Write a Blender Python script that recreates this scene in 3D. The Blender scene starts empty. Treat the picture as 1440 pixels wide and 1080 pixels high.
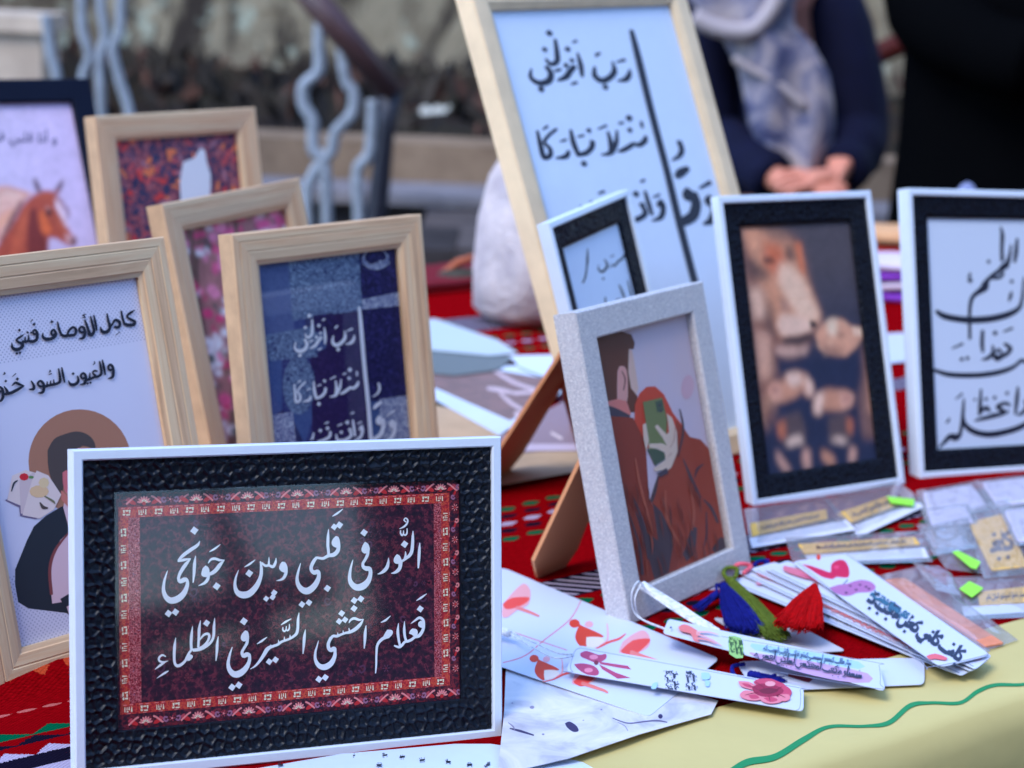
import bpy, bmesh, math, random, unicodedata
import numpy as np
from mathutils import Vector, Matrix, noise
from mathutils.geometry import tessellate_polygon

S = bpy.context.scene
COL = S.collection
R = math.radians

# ---------------------------------------------------------------- camera
FPX, PITCH, ROLL, CAMH = 2952.8, 0.2246, 0.0418, 0.4607      # table top is z = 0, the ground lies 0.76 m below
cp, sp, cr, sr = math.cos(PITCH), math.sin(PITCH), math.cos(ROLL), math.sin(ROLL)
FWD = Vector((0, cp, -sp)); UP0 = Vector((0, sp, cp)); RT0 = Vector((1, 0, 0))
RIGHT = cr * RT0 + sr * UP0
UP = -sr * RT0 + cr * UP0
CAM = Vector((0, 0, CAMH))
GZ = -0.76
cam = bpy.data.cameras.new('camera')
cam_o = bpy.data.objects.new('camera', cam)
COL.objects.link(cam_o)
cam.sensor_width = 36.0
cam.lens = FPX / 1440 * 36.0
cam.clip_start, cam.clip_end = 0.02, 300
mw = Matrix.Identity(4)
for i in range(3):
    mw[i][0], mw[i][1], mw[i][2], mw[i][3] = RIGHT[i], UP[i], -FWD[i], CAM[i]
cam_o.matrix_world = mw
cam.dof.use_dof = True
cam.dof.focus_distance = 1.18
cam.dof.aperture_fstop = cam.lens / 8.6
cam.dof.aperture_blades = 0
S.camera = cam_o

# ---------------------------------------------------------------- light
W = bpy.data.worlds.new('World'); S.world = W
W.use_nodes = True
nt = W.node_tree
sky = nt.nodes.new('ShaderNodeTexSky'); sky.sky_type = 'NISHITA'; sky.sun_disc = False
SUN_EL, SUN_AZ = R(48), R(215)                      # compass-like: behind the camera, to its left
sky.sun_elevation = SUN_EL; sky.sun_rotation = SUN_AZ
sky.air_density = 1.0; sky.dust_density = 0.0; sky.ozone_density = 3.0; sky.altitude = 3000
bg = nt.nodes['Background']; bg.inputs[1].default_value = 0.15
nt.links.new(sky.outputs[0], bg.inputs[0])
sun = bpy.data.lights.new('sun', 'SUN'); sun.energy = 0.5; sun.angle = R(25); sun.color = (1, 0.98, 0.95)
sun_o = bpy.data.objects.new('sun', sun); COL.objects.link(sun_o)
sd = Vector((math.sin(SUN_AZ) * math.cos(SUN_EL), math.cos(SUN_AZ) * math.cos(SUN_EL), math.sin(SUN_EL)))
sun_o.rotation_euler = sd.to_track_quat('Z', 'Y').to_euler()
sun_o.location = sd * 20
S.view_settings.view_transform = 'Standard'; S.view_settings.look = 'None'
S.view_settings.exposure = 2.55; S.view_settings.gamma = 1.0
S.cycles.use_denoising = True
S.cycles.max_bounces = 8; S.cycles.transparent_max_bounces = 16
try:
    S.cycles.caustics_reflective = False; S.cycles.caustics_refractive = False
except Exception: pass

# ---------------------------------------------------------------- helpers
def ray(px, py):
    return RIGHT * ((px - 720) / FPX) + UP * (-(py - 540) / FPX) + FWD
def at(px, py, Y):
    d = ray(px, py); return CAM + d * (Y / d.y)
def lin(c):
    c /= 255.0
    return c / 12.92 if c <= 0.04045 else ((c + 0.055) / 1.055) ** 2.4
WHITE = [lin(205), lin(222), lin(255)]
def A(r, g, b, k=1.0):
    """surface colour of something the photograph shows as r g b under its bluish shade light"""
    return tuple(min(0.85, 0.8 * k * lin(c) / w) for c, w in zip((r, g, b), WHITE)) + (1,)

def to_px(P):
    c = P - CAM; z = c.dot(FWD); return 720 + FPX * c.dot(RIGHT) / z, 540 - FPX * c.dot(UP) / z
class Plane:
    """origin, in-plane axes U V and the facing normal N"""
    def __init__(s, O, U, V):
        s.O, s.U, s.V = Vector(O), Vector(U).normalized(), Vector(V).normalized()
        s.N = s.U.cross(s.V).normalized()
    def P(s, u, v, d=0.0):
        return s.O + s.U * u + s.V * v + s.N * d
    def uv(s, px, py, d=0.0):
        r = ray(px, py); o = s.O + s.N * d
        t = (o - CAM).dot(s.N) / r.dot(s.N)
        p = CAM + r * t - o
        return p.dot(s.U), p.dot(s.V)
    def px(s, px, py, d=0.0):
        u, v = s.uv(px, py, d); return s.P(u, v, d)
TH = R(40)
TAB = Plane((0, 0, 0), (math.cos(TH), math.sin(TH), 0), (-math.sin(TH), math.cos(TH), 0))   # table axes: along / across the stall

class MB:
    def __init__(s): s.v, s.f, s.m, s.sm = [], [], [], []
    def add(s, vs, fs, m=0, smooth=False):
        o = len(s.v); s.v += [Vector(v) for v in vs]
        for f in fs:
            s.f.append([o + i for i in f]); s.m.append(m); s.sm.append(smooth)
    def quad(s, a, b, c, d, m=0): s.add([a, b, c, d], [(0, 1, 2, 3)], m)
    def box(s, pl, u0, u1, v0, v1, d0, d1, m=0):
        vs = [pl.P(u, v, d) for d in (d0, d1) for v in (v0, v1) for u in (u0, u1)]
        s.add(vs, [(0, 2, 3, 1), (4, 5, 7, 6), (0, 1, 5, 4), (2, 6, 7, 3), (0, 4, 6, 2), (1, 3, 7, 5)], m)
    def poly(s, pts, m=0):
        tris = tessellate_polygon([[Vector(p) for p in pts]])
        s.add(pts, [tuple(t) for t in tris], m)
    def slab(s, pts, n, th, m=0, mside=None):
        """closed plate: outline pts, extruded by -n*th"""
        k = len(pts); a = [Vector(p) for p in pts]; b = [p - n * th for p in a]
        tr = tessellate_polygon([a])
        s.add(a, [tuple(t) for t in tr], m); s.add(b, [tuple(reversed(t)) for t in tr], m if mside is None else mside)
        s.add(a + b, [(i, k + i, k + (i + 1) % k, (i + 1) % k) for i in range(k)], m if mside is None else mside)
    def tube(s, pts, rad, m=0, n=8, cap=True):
        pts = [Vector(p) for p in pts]; k = len(pts)
        rs = rad if isinstance(rad, (list, tuple)) else [rad] * k
        vs = []; ref = None
        for i, p in enumerate(pts):
            t = (pts[min(i + 1, k - 1)] - pts[max(i - 1, 0)])
            t = t.normalized() if t.length > 1e-9 else Vector((0, 0, 1))
            if ref is None: ref = t.orthogonal().normalized()
            ref = (ref - t * ref.dot(t))
            ref = ref.normalized() if ref.length > 1e-6 else t.orthogonal().normalized()
            w = t.cross(ref)
            for j in range(n):
                a = 2 * math.pi * j / n
                vs.append(p + (ref * math.cos(a) + w * math.sin(a)) * rs[i])
        fs = [(i * n + j, i * n + (j + 1) % n, (i + 1) * n + (j + 1) % n, (i + 1) * n + j) for i in range(k - 1) for j in range(n)]
        if cap: fs += [tuple(reversed(range(n))), tuple(range((k - 1) * n, k * n))]
        s.add(vs, fs, m, True)
    def loft(s, rings, m=0, cap=True, smooth=True):
        n = len(rings[0]); vs = [p for r in rings for p in r]
        fs = [(i * n + j, i * n + (j + 1) % n, (i + 1) * n + (j + 1) % n, (i + 1) * n + j) for i in range(len(rings) - 1) for j in range(n)]
        if cap: fs += [tuple(reversed(range(n))), tuple(range((len(rings) - 1) * n, len(rings) * n))]
        s.add(vs, fs, m, smooth)
    def build(s, name, mats, parent=None, origin=None):
        me = bpy.data.meshes.new(name)
        if parent is not None: inv = parent['_m'].inverted() if False else MATS[parent.name].inverted()
        else:
            if origin is None:
                xs = [v.x for v in s.v]; ys = [v.y for v in s.v]; zs = [v.z for v in s.v]
                origin = ((min(xs) + max(xs)) / 2, (min(ys) + max(ys)) / 2, min(zs))
            inv = Matrix.Translation(-Vector(origin))
        me.from_pydata([inv @ v for v in s.v], [], s.f)
        if not isinstance(mats, (list, tuple)): mats = [mats]
        for mm in mats: me.materials.append(mm)
        me.polygons.foreach_set('material_index', s.m)
        me.polygons.foreach_set('use_smooth', s.sm)
        me.update()
        o = bpy.data.objects.new(name, me); COL.objects.link(o)
        if parent is not None:
            o.parent = parent; MATS[o.name] = MATS[parent.name].copy()
        else:
            o.location = origin; MATS[o.name] = Matrix.Translation(Vector(origin))
        return o
MATS = {}
def tag(o, label=None, cat=None, group=None, kind=None):
    if label: o['label'] = label
    if cat: o['category'] = cat
    if group: o['group'] = group
    if kind: o['kind'] = kind
    return o
def empty(name, m, label, cat, group=None):
    o = bpy.data.objects.new(name, None); COL.objects.link(o)
    o.matrix_world = m; o.empty_display_size = 0.02
    MATS[o.name] = m.copy()
    return tag(o, label, cat, group)

# ---------------------------------------------------------------- node helpers
class NT:
    def __init__(s, name):
        s.mat = bpy.data.materials.new(name); s.mat.use_nodes = True
        s.t = s.mat.node_tree; s.n = s.t.nodes; s.b = s.n['Principled BSDF']; s.out = s.n['Material Output']
        s._tc = None
    def L(s, a, b): s.t.links.new(a, b)
    def put(s, v, sock):
        if hasattr(v, 'is_output'): s.L(v, sock)
        elif isinstance(v, (tuple, list)) and sock.type == 'VECTOR': sock.default_value = v[:3]
        else: sock.default_value = v
    def co(s):
        if s._tc is None: s._tc = s.n.new('ShaderNodeTexCoord').outputs['Object']
        return s._tc
    def map(s, sc=(1, 1, 1), rot=(0, 0, 0), loc=(0, 0, 0), v=None):
        m = s.n.new('ShaderNodeMapping'); m.inputs['Scale'].default_value = sc
        m.inputs['Rotation'].default_value = rot; m.inputs['Location'].default_value = loc
        s.L(v or s.co(), m.inputs['Vector']); return m.outputs[0]
    def xyz(s, v=None):
        m = s.n.new('ShaderNodeSeparateXYZ'); s.L(v or s.co(), m.inputs[0]); return m.outputs
    def comb(s, x, y, z=0.0):
        m = s.n.new('ShaderNodeCombineXYZ')
        for i, q in enumerate((x, y, z)): s.put(q, m.inputs[i])
        return m.outputs[0]
    def math(s, op, a, b=None, c=None):
        m = s.n.new('ShaderNodeMath'); m.operation = op
        for i, q in enumerate((a, b, c)):
            if q is not None: s.put(q, m.inputs[i])
        return m.outputs[0]
    def noise(s, scale, detail=4, rough=0.55, v=None, dist=0.0, col=False):
        m = s.n.new('ShaderNodeTexNoise'); m.inputs['Scale'].default_value = scale
        m.inputs['Detail'].default_value = detail; m.inputs['Roughness'].default_value = rough; m.inputs['Distortion'].default_value = dist
        s.L(v or s.co(), m.inputs['Vector']); return m.outputs['Color' if col else 'Fac']
    def vor(s, scale, feat='F1', v=None, out='Distance', rnd=1.0):
        m = s.n.new('ShaderNodeTexVoronoi'); m.feature = feat; m.inputs['Scale'].default_value = scale
        m.inputs['Randomness'].default_value = rnd
        s.L(v or s.co(), m.inputs['Vector']); return m.outputs[out]
    def wave(s, scale, dist=0.0, v=None, dirn='X', detail=2.0):
        m = s.n.new('ShaderNodeTexWave'); m.inputs['Scale'].default_value = scale; m.inputs['Distortion'].default_value = dist
        m.inputs['Detail'].default_value = detail; m.bands_direction = dirn
        s.L(v or s.co(), m.inputs['Vector']); return m.outputs['Fac']
    def ramp(s, f, stops, interp='LINEAR'):
        m = s.n.new('ShaderNodeValToRGB'); cr_ = m.color_ramp; cr_.interpolation = interp
        while len(cr_.elements) > 1: cr_.elements.remove(cr_.elements[-1])
        cr_.elements[0].position = stops[0][0]; cr_.elements[0].color = stops[0][1]
        for p, c in stops[1:]:
            e = cr_.elements.new(p); e.color = c
        s.L(f, m.inputs[0]); return m.outputs[0]
    def mix(s, f, a, b, mode='MIX'):
        m = s.n.new('ShaderNodeMix'); m.data_type = 'RGBA'; m.blend_type = mode
        s.put(f, m.inputs[0]); s.put(a, m.inputs[6]); s.put(b, m.inputs[7]); return m.outputs[2]
    def bump(s, h, strength=0.3, dist=0.001):
        m = s.n.new('ShaderNodeBump'); m.inputs['Strength'].default_value = strength; m.inputs['Distance'].default_value = dist
        s.L(h, m.inputs['Height']); s.L(m.outputs[0], s.b.inputs['Normal'])
    def fin(s, col=None, rough=0.6, spec=0.4, **kw):
        if col is not None: s.put(col, s.b.inputs['Base Color'])
        s.put(rough, s.b.inputs['Roughness']); s.b.inputs['Specular IOR Level'].default_value = spec
        for k, v in kw.items(): s.b.inputs[k.replace('_', ' ')].default_value = v
        return s.mat
def between(n, x, a, b):
    return n.math('MULTIPLY', n.math('GREATER_THAN', x, a), n.math('LESS_THAN', x, b))
def plain(name, col, rough=0.6, spec=0.4, nz=0.0, nscale=200.0, bump=0.0, bscale=600.0, bdist=0.0004, **kw):
    n = NT(name); c = col
    if nz:
        c = n.ramp(n.noise(nscale, 4), [(0.3, tuple(x * (1 - nz) for x in col[:3]) + (1,)), (0.7, tuple(min(0.9, x * (1 + nz)) for x in col[:3]) + (1,))])
    if bump: n.bump(n.noise(bscale, 3), bump, bdist)
    return n.fin(c, rough, spec, **kw)
INK = {}
def ink(r, g, b, k=1.0):
    """a flat printing ink, by the colour the photograph shows"""
    key = (r, g, b, k)
    if key not in INK: INK[key] = plain('printed_ink', A(r, g, b, k), 0.45, 0.35)
    return INK[key]

# ---------------------------------------------------------------- drawing on a flat print
def spline(pts, n=6):
    k = len(pts)
    if k < 3 or n < 2: return [tuple(p) for p in pts]
    out = []
    for i in range(k - 1):
        p0, p1, p2, p3 = pts[max(i - 1, 0)], pts[i], pts[i + 1], pts[min(i + 2, k - 1)]
        for j in range(n):
            t = j / n
            out.append(tuple(0.5 * (2 * b + (c - a) * t + (2 * a - 5 * b + 4 * c - d) * t * t + (3 * b - a - 3 * c + d) * t ** 3)
                             for a, b, c, d in zip(p0, p1, p2, p3)))
    out.append(tuple(pts[-1])); return out
# pen forms of joined handwriting, right to left on a baseline: points, advance, whether it ends in a thin tail
PEN = [([(0, .0), (-.03, .85)], .16, True), ([(0, 0), (-.06, .95), (-.08, .1), (-.26, 0)], .26, False), ([(0, 0), (-.06, .28), (-.12, 0), (-.3, 0)], .28, False),
       ([(0, 0), (-.05, .24), (-.12, .02), (-.18, .24), (-.25, .02), (-.31, .24), (-.38, 0), (-.5, 0)], .48, False), ([(0, 0), (.02, .2), (-.12, .26), (-.16, .06), (-.3, 0)], .28, False),
       ([(0, .0), (-.1, .05), (.02, .34), (-.3, .3), (-.1, .06), (-.44, 0)], .42, False), ([(.02, .75), (-.3, .5), (-.04, .28), (-.08, 0), (-.4, 0)], .38, False)]
PEN_END = [([(0, .22), (0, -.1), (-.18, -.32), (-.42, -.24), (-.48, .1)], .5, True), ([(-.05, .05), (.05, .22), (-.06, .32), (-.12, .16), (.02, .04), (-.03, -.18), (-.26, -.3)], .3, True),
           ([(0, .2), (-.16, .12), (-.02, -.06), (-.2, -.32), (-.55, -.22), (-.6, .02)], .6, True), ([(0, .3), (-.02, .0), (-.2, -.24)], .22, True), ([(0, .18), (-.05, -.04), (-.35, -.06), (-.7, 0), (-.76, .2)], .78, True)]
class Art:
    """flat artwork on a plane; coordinates are those of a close-up (x0, y0, scale) of the photograph, or plane u v in millimetres"""
    def __init__(s, pl, d=0.0, step=2.5e-5):
        s.pl, s.d, s.step, s.c, s.T, s.uvmode = pl, d, step, (0, 0, 1), None, False
        s.mb, s.mats = MB(), []
        s.cyc = None
    def next(s):
        if s.cyc:
            s.cyc[1] = (s.cyc[1] + 1) % s.cyc[2]; s.d = s.cyc[0] + s.cyc[1] * s.step
        else: s.d += s.step
    def cycle(s, n=40): s.cyc = [s.d, 0, n]; return s
    def endcycle(s): s.d = s.cyc[0] + s.cyc[2] * s.step; s.cyc = None
    def crop(s, x0, y0, k): s.c = (x0, y0, k); s.uvmode = False; return s
    def mm(s): s.uvmode = True; return s
    def mi(s, m):
        if m not in s.mats: s.mats.append(m)
        return s.mats.index(m)
    def p(s, x, y, d):
        if s.uvmode: return s.pl.P(x * .001, y * .001, d)
        u, v = s.pl.uv(s.c[0] + x / s.c[2], s.c[1] + y / s.c[2], s.pd if hasattr(s, 'pd') else s.d)
        if s.T: u, v = s.T(u, v)
        if s.clip: u, v = min(max(u, s.clip[0]), s.clip[1]), min(max(v, s.clip[2]), s.clip[3])
        return s.pl.P(u, v, d)
    clip = None
    def poly(s, pts, m, smooth=0):
        if smooth: pts = [q[:2] for q in spline(list(pts) + [pts[0]], smooth)][:-1]
        s.mb.poly([s.p(x, y, s.d) for x, y in pts], s.mi(m)); s.next()
    def disc(s, x, y, r, m, n=14, ry=None, rot=0.0):
        ry = ry or r
        pts = []
        for i in range(n):
            a = 2 * math.pi * i / n; c, q = r * math.cos(a), ry * math.sin(a)
            pts.append((x + c * math.cos(rot) - q * math.sin(rot), y + c * math.sin(rot) + q * math.cos(rot)))
        s.poly(pts, m)
    def dot(s, x, y, h, m):
        """the lozenge a reed pen leaves"""
        s.poly([(x - h, y + h * .15), (x - h * .12, y - h), (x + h, y - h * .2), (x + h * .15, y + h)], m)
    def stroke(s, pts, m, n=6):
        q = spline(pts, n); k = len(q); vs, fs = [], []; d = s.d
        for i, (x, y, w) in enumerate(q):
            x0, y0 = q[max(i - 1, 0)][:2]; x1, y1 = q[min(i + 1, k - 1)][:2]
            tx, ty = x1 - x0, y1 - y0; l = math.hypot(tx, ty) or 1.0; tx /= l; ty /= l; h = max(w, 1.0) / 2
            dd = d + i * 4e-7
            vs += [s.p(x - ty * h, y + tx * h, dd), s.p(x + ty * h, y - tx * h, dd)]
            if i in (0, k - 1) and w > 6:
                sg = -1 if i == 0 else 1; base = len(vs) - 2
                cap = []
                for a in (0.5, 1.0):
                    for b in ((-1, 1) if a < 1 else (0,)):
                        cap.append((a, b))
                o = len(vs)
                vs += [s.p(x - ty * h * .75 + sg * tx * h * .35, y + tx * h * .75 + sg * ty * h * .35, dd),
                       s.p(x + ty * h * .75 + sg * tx * h * .35, y - tx * h * .75 + sg * ty * h * .35, dd),
                       s.p(x + sg * tx * h * .5, y + sg * ty * h * .5, dd)]
                fs.append((base, o, o + 2, o + 1, base + 1))
        idx = [i for i in range(len(vs))]
        # strip faces: find the two rim vertices of every sample
        rim, j = [], 0
        for i in range(k):
            rim.append((j, j + 1)); j += 2
            if i in (0, k - 1) and q[i][2] > 6: j += 3
        fs += [(rim[i][0], rim[i][1], rim[i + 1][1], rim[i + 1][0]) for i in range(k - 1)]
        s.mb.add(vs, fs, s.mi(m)); s.next()
    def many(s, strokes, m):
        for st in strokes: s.stroke(st, m)
    def text(s, body, x, y, dx, dy, size, m, bold=0.0):
        """set type along the direction (dx, dy) from its right-hand start"""
        vs, fs, w = glyphs(body, bold)
        l = math.hypot(dx, dy); dx, dy = dx / l, dy / l; s.d += s.step
        s.mb.add([s.p(x + (a - w) * size * dx + b * size * dy, y + (a - w) * size * dy - b * size * dx, s.d) for a, b in vs], fs, s.mi(m)); s.d += s.step
    def scrawl(s, x, y, dx, dy, length, h, m, seed, w=None):
        """small handwriting too blurred to read: joined teeth, tails, uprights and dots"""
        rnd = random.Random(seed); l = math.hypot(dx, dy); dx, dy = dx / l, dy / l; nx, ny = dy, -dx
        w = w or h * .16; t = length - .1 * h; k = 0
        while t > .3 * h:
            pts, adv, tail = rnd.choice(PEN); end = k > 2 and rnd.random() < .4
            if end: pts, adv, tail = rnd.choice(PEN_END)
            q = []
            for i, (a, b) in enumerate(pts):
                a1, b1 = pts[min(i + 1, len(pts) - 1)]; a0, b0 = pts[max(i - 1, 0)]
                th = .55 + .75 * abs(a1 - a0) / (math.hypot(a1 - a0, b1 - b0) + 1e-6)
                if i == len(pts) - 1 and tail: th *= .4
                q.append((x + dx * (t + a * h) + nx * b * h, y + dy * (t + a * h) + ny * b * h, w * th))
            s.stroke(q, m, 4)
            for _ in range(rnd.choice((0, 0, 1, 1, 2))):
                a, b = -rnd.uniform(0, adv), rnd.choice((-.42, .62, .7)); s.dot(x + dx * (t + a * h) + nx * b * h, y + dy * (t + a * h) + ny * b * h, w * .62, m)
            t -= adv * h; k += 1
            if end: t -= .16 * h; k = 0
    def build(s, name, parent): 
        return s.mb.build(name, s.mats, parent)

# type: shape Arabic into its joined forms for the built-in font
FORMS = {}
for cpt in range(0xFE80, 0xFEFD):
    d_ = unicodedata.decomposition(chr(cpt)).split()
    if d_ and d_[0] in ('<isolated>', '<final>', '<initial>', '<medial>'):
        FORMS.setdefault(''.join(chr(int(q, 16)) for q in d_[1:]), {})[d_[0][1:-1]] = chr(cpt)
def shape(t):
    out = []; items = []; i = 0
    while i < len(t):
        if t[i:i + 2] in FORMS: items.append(t[i:i + 2]); i += 2
        else: items.append(t[i]); i += 1
    for i, c in enumerate(items):
        f = FORMS.get(c)
        if not f: out.append(c); continue
        pf = FORMS.get(items[i - 1]) if i else None; nf = FORMS.get(items[i + 1]) if i + 1 < len(items) else None
        a = bool(pf and 'initial' in pf and 'final' in f); b = bool('initial' in f and nf and 'final' in nf)
        out.append(f.get('medial' if a and b else 'final' if a else 'initial' if b else 'isolated', c))
    return ''.join(reversed(out))
GL = {}
def glyphs(body, bold=0.0):
    key = (body, bold)
    if key not in GL:
        c = bpy.data.curves.new('type', 'FONT'); c.body = shape(body); c.resolution_u = 2; c.offset = bold
        o = bpy.data.objects.new('type', c); COL.objects.link(o)
        dg = bpy.context.evaluated_depsgraph_get()
        me = bpy.data.meshes.new_from_object(o.evaluated_get(dg))
        vs = [(v.co.x, v.co.y) for v in me.vertices]; fs = [tuple(p.vertices) for p in me.polygons]
        bpy.data.objects.remove(o); bpy.data.curves.remove(c); bpy.data.meshes.remove(me)
        GL[key] = (vs, fs, max(v[0] for v in vs) if vs else 0)
    return GL[key]
# ---------------------------------------------------------------- materials
def oak(name, axis):
    n = NT(name)
    sc = (6, 120, 120) if axis == 'x' else (120, 120, 6)
    v = n.map(sc)
    g = n.noise(1.0, 6, 0.65, v, 0.6)
    fine = n.noise(3.2, 3, 0.6, v)
    c = n.ramp(g, [(0.25, A(164, 138, 118)), (0.45, A(206, 183, 162)), (0.6, A(220, 201, 183)), (0.8, A(184, 158, 138))])
    c = n.mix(n.math('MULTIPLY', fine, 0.45), c, A(150, 120, 98), 'MIX')
    n.bump(fine, 0.25, 0.0003)
    return n.fin(c, 0.5, 0.35)
OAK_X, OAK_Z = oak('oak_across', 'x'), oak('oak_upright', 'z')
OAK_SIDE = plain('oak_edge', A(172, 150, 130), 0.55, 0.3, 0.15, 60)
PINE = plain('pale_pine', A(206, 194, 176), 0.5, 0.35, 0.08, 40)
PINE_SIDE = plain('pale_pine_edge', A(205, 195, 180), 0.5, 0.35, 0.08, 40)
WHITE_P = plain('white_lacquer', (0.70, 0.76, 0.84, 1), 0.32, 0.4, 0.02, 90, 0.03, 900)
BLACK_MAT = plain('black_board', (0.008, 0.009, 0.014, 1), 0.6, 0.25)
NAVY_P = plain('navy_black_lacquer', (0.004, 0.006, 0.017, 1), 0.5, 0.1, 0.1, 40)
PAPER = plain('white_paper', (0.66, 0.74, 0.85, 1), 0.65, 0.3, 0.015, 60)
def embossed(name, k=1.0):
    n = NT(name)
    d = n.math('SUBTRACT', n.vor(190, 'F2'), n.vor(190, 'F1'))
    n.bump(n.math('MULTIPLY', d, 1.0), 0.9 * k, 0.002)
    c = n.ramp(d, [(0.0, (0.008, 0.010, 0.018, 1)), (0.35, (0.002, 0.0025, 0.005, 1))])
    return n.fin(c, 0.5, 0.12)
EMB = embossed('embossed_black')
def glitter():
    n = NT('silver_glitter')
    v = n.vor(2300, 'F1', out='Color')
    f = n.xyz(v)[0]
    c = n.ramp(f, [(0.0, A(146, 154, 182)), (0.5, A(172, 179, 205)), (0.85, A(200, 206, 228)), (1.0, A(245, 248, 255))])
    n.bump(f, 0.5, 0.0005)
    return n.fin(c, 0.42, 0.5, Metallic=0.15)
GLITTER = glitter()
MDF = plain('brown_fibreboard', A(104, 48, 36), 0.6, 0.25, 0.12, 80)
MDF_EDGE = plain('cut_fibreboard', A(190, 140, 112), 0.7, 0.2)
BACKING = plain('brown_backing', A(92, 60, 46), 0.7, 0.2)
def pane(name, ior, rough):
    n = NT(name); n.n.remove(n.b)
    tr = n.n.new('ShaderNodeBsdfTransparent'); gl = n.n.new('ShaderNodeBsdfGlossy'); gl.inputs['Roughness'].default_value = rough
    fr = n.n.new('ShaderNodeFresnel'); ge = n.n.new('ShaderNodeNewGeometry'); n.L(n.math('MULTIPLY_ADD', ge.outputs['Backfacing'], 1 / ior - ior, ior), fr.inputs['IOR'])
    mx = n.n.new('ShaderNodeMixShader')
    n.L(fr.outputs[0], mx.inputs[0]); n.L(tr.outputs[0], mx.inputs[1]); n.L(gl.outputs[0], mx.inputs[2]); n.L(mx.outputs[0], n.out.inputs['Surface'])
    return n.mat
GLASS = pane('window_glass', 1.9, 0.03); GLASS2 = pane('plated_glass', 1.37, 0.06)
FILM = pane('clear_film', 2.1, 0.07)
t_ = FILM.node_tree; df = t_.nodes.new('ShaderNodeBsdfDiffuse'); df.inputs[0].default_value = (.75, .78, .85, 1); mx_ = t_.nodes.new('ShaderNodeMixShader'); mx_.inputs[0].default_value = 0.10
o_ = t_.nodes['Material Output']; l_ = o_.inputs['Surface'].links[0]; t_.links.new(l_.from_socket, mx_.inputs[1]); t_.links.new(df.outputs[0], mx_.inputs[2]); t_.links.new(mx_.outputs[0], o_.inputs['Surface'])

# ---------------------------------------------------------------- picture frames
FR = {}
POSE = dict(front=(-.2195, 1.0228, .0031, .4784, .1936, -.0484), lion=(.1963, 1.6087, .0005, .6507, .287, -.0207),
            right=(.3528, 1.7388, -.0052, .5441, .247, -.0516), grey=(.0845, 1.3135, .0009, .9351, .2617, .0143),
            blue=(-.1708, 1.4121, -.0027, .7648, .1559, .0119), kamel=(-.2902, 1.1457, 0, .8691, .2662, .0007),
            flower=(-.2241, 1.585, -.003, 1.0582, .2449, .021), carpet=(-.3531, 1.8686, .0003, .8352, .1744, .0002),
            big=(.0803, 1.6213, .0011, .8845, .3906, .01), mid=(.0862, 1.5184, .0055, 1.1426, .2869, .0518),
            horse=(-.5472, 1.9357, -.0007, .6529, .4304, -.0048))
SIZE = dict(front=(.25, .1746), lion=(.1746, .25), right=(.1746, .25), grey=(.1581, .2097), blue=(.1741, .2357), kamel=(.179, .2538),
            flower=(.1835, .234), carpet=(.19, .2624), big=(.2989, .4293), mid=(.171, .2412), horse=(.22, .2976))
CORNERS = []
def ring(mb, pl, w, h, prof, mh, mv, ch=None):
    """mitred moulding: (inset, depth) profile swept round the rectangle"""
    n = len(prof)
    def cor(i, d): return [pl.P(i, i, d), pl.P(w - i, i, d), pl.P(w - i, h - i, d), pl.P(i, h - i, d)]
    cs = [cor(*p) for p in prof]
    for k in range(n):
        a, b = cs[k], cs[(k + 1) % n]
        for q in range(4):
            r = (q + 1) % 4
            mi = (mh if q in (0, 2) else mv) if not ch or k not in ch else ch[k]
            mb.quad(a[q], a[r], b[r], b[q], mi)
_r = random.Random(77); JIT = [(_r.uniform(-.3, .3), _r.uniform(-.3, .3)) for _ in range(997)]
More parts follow.
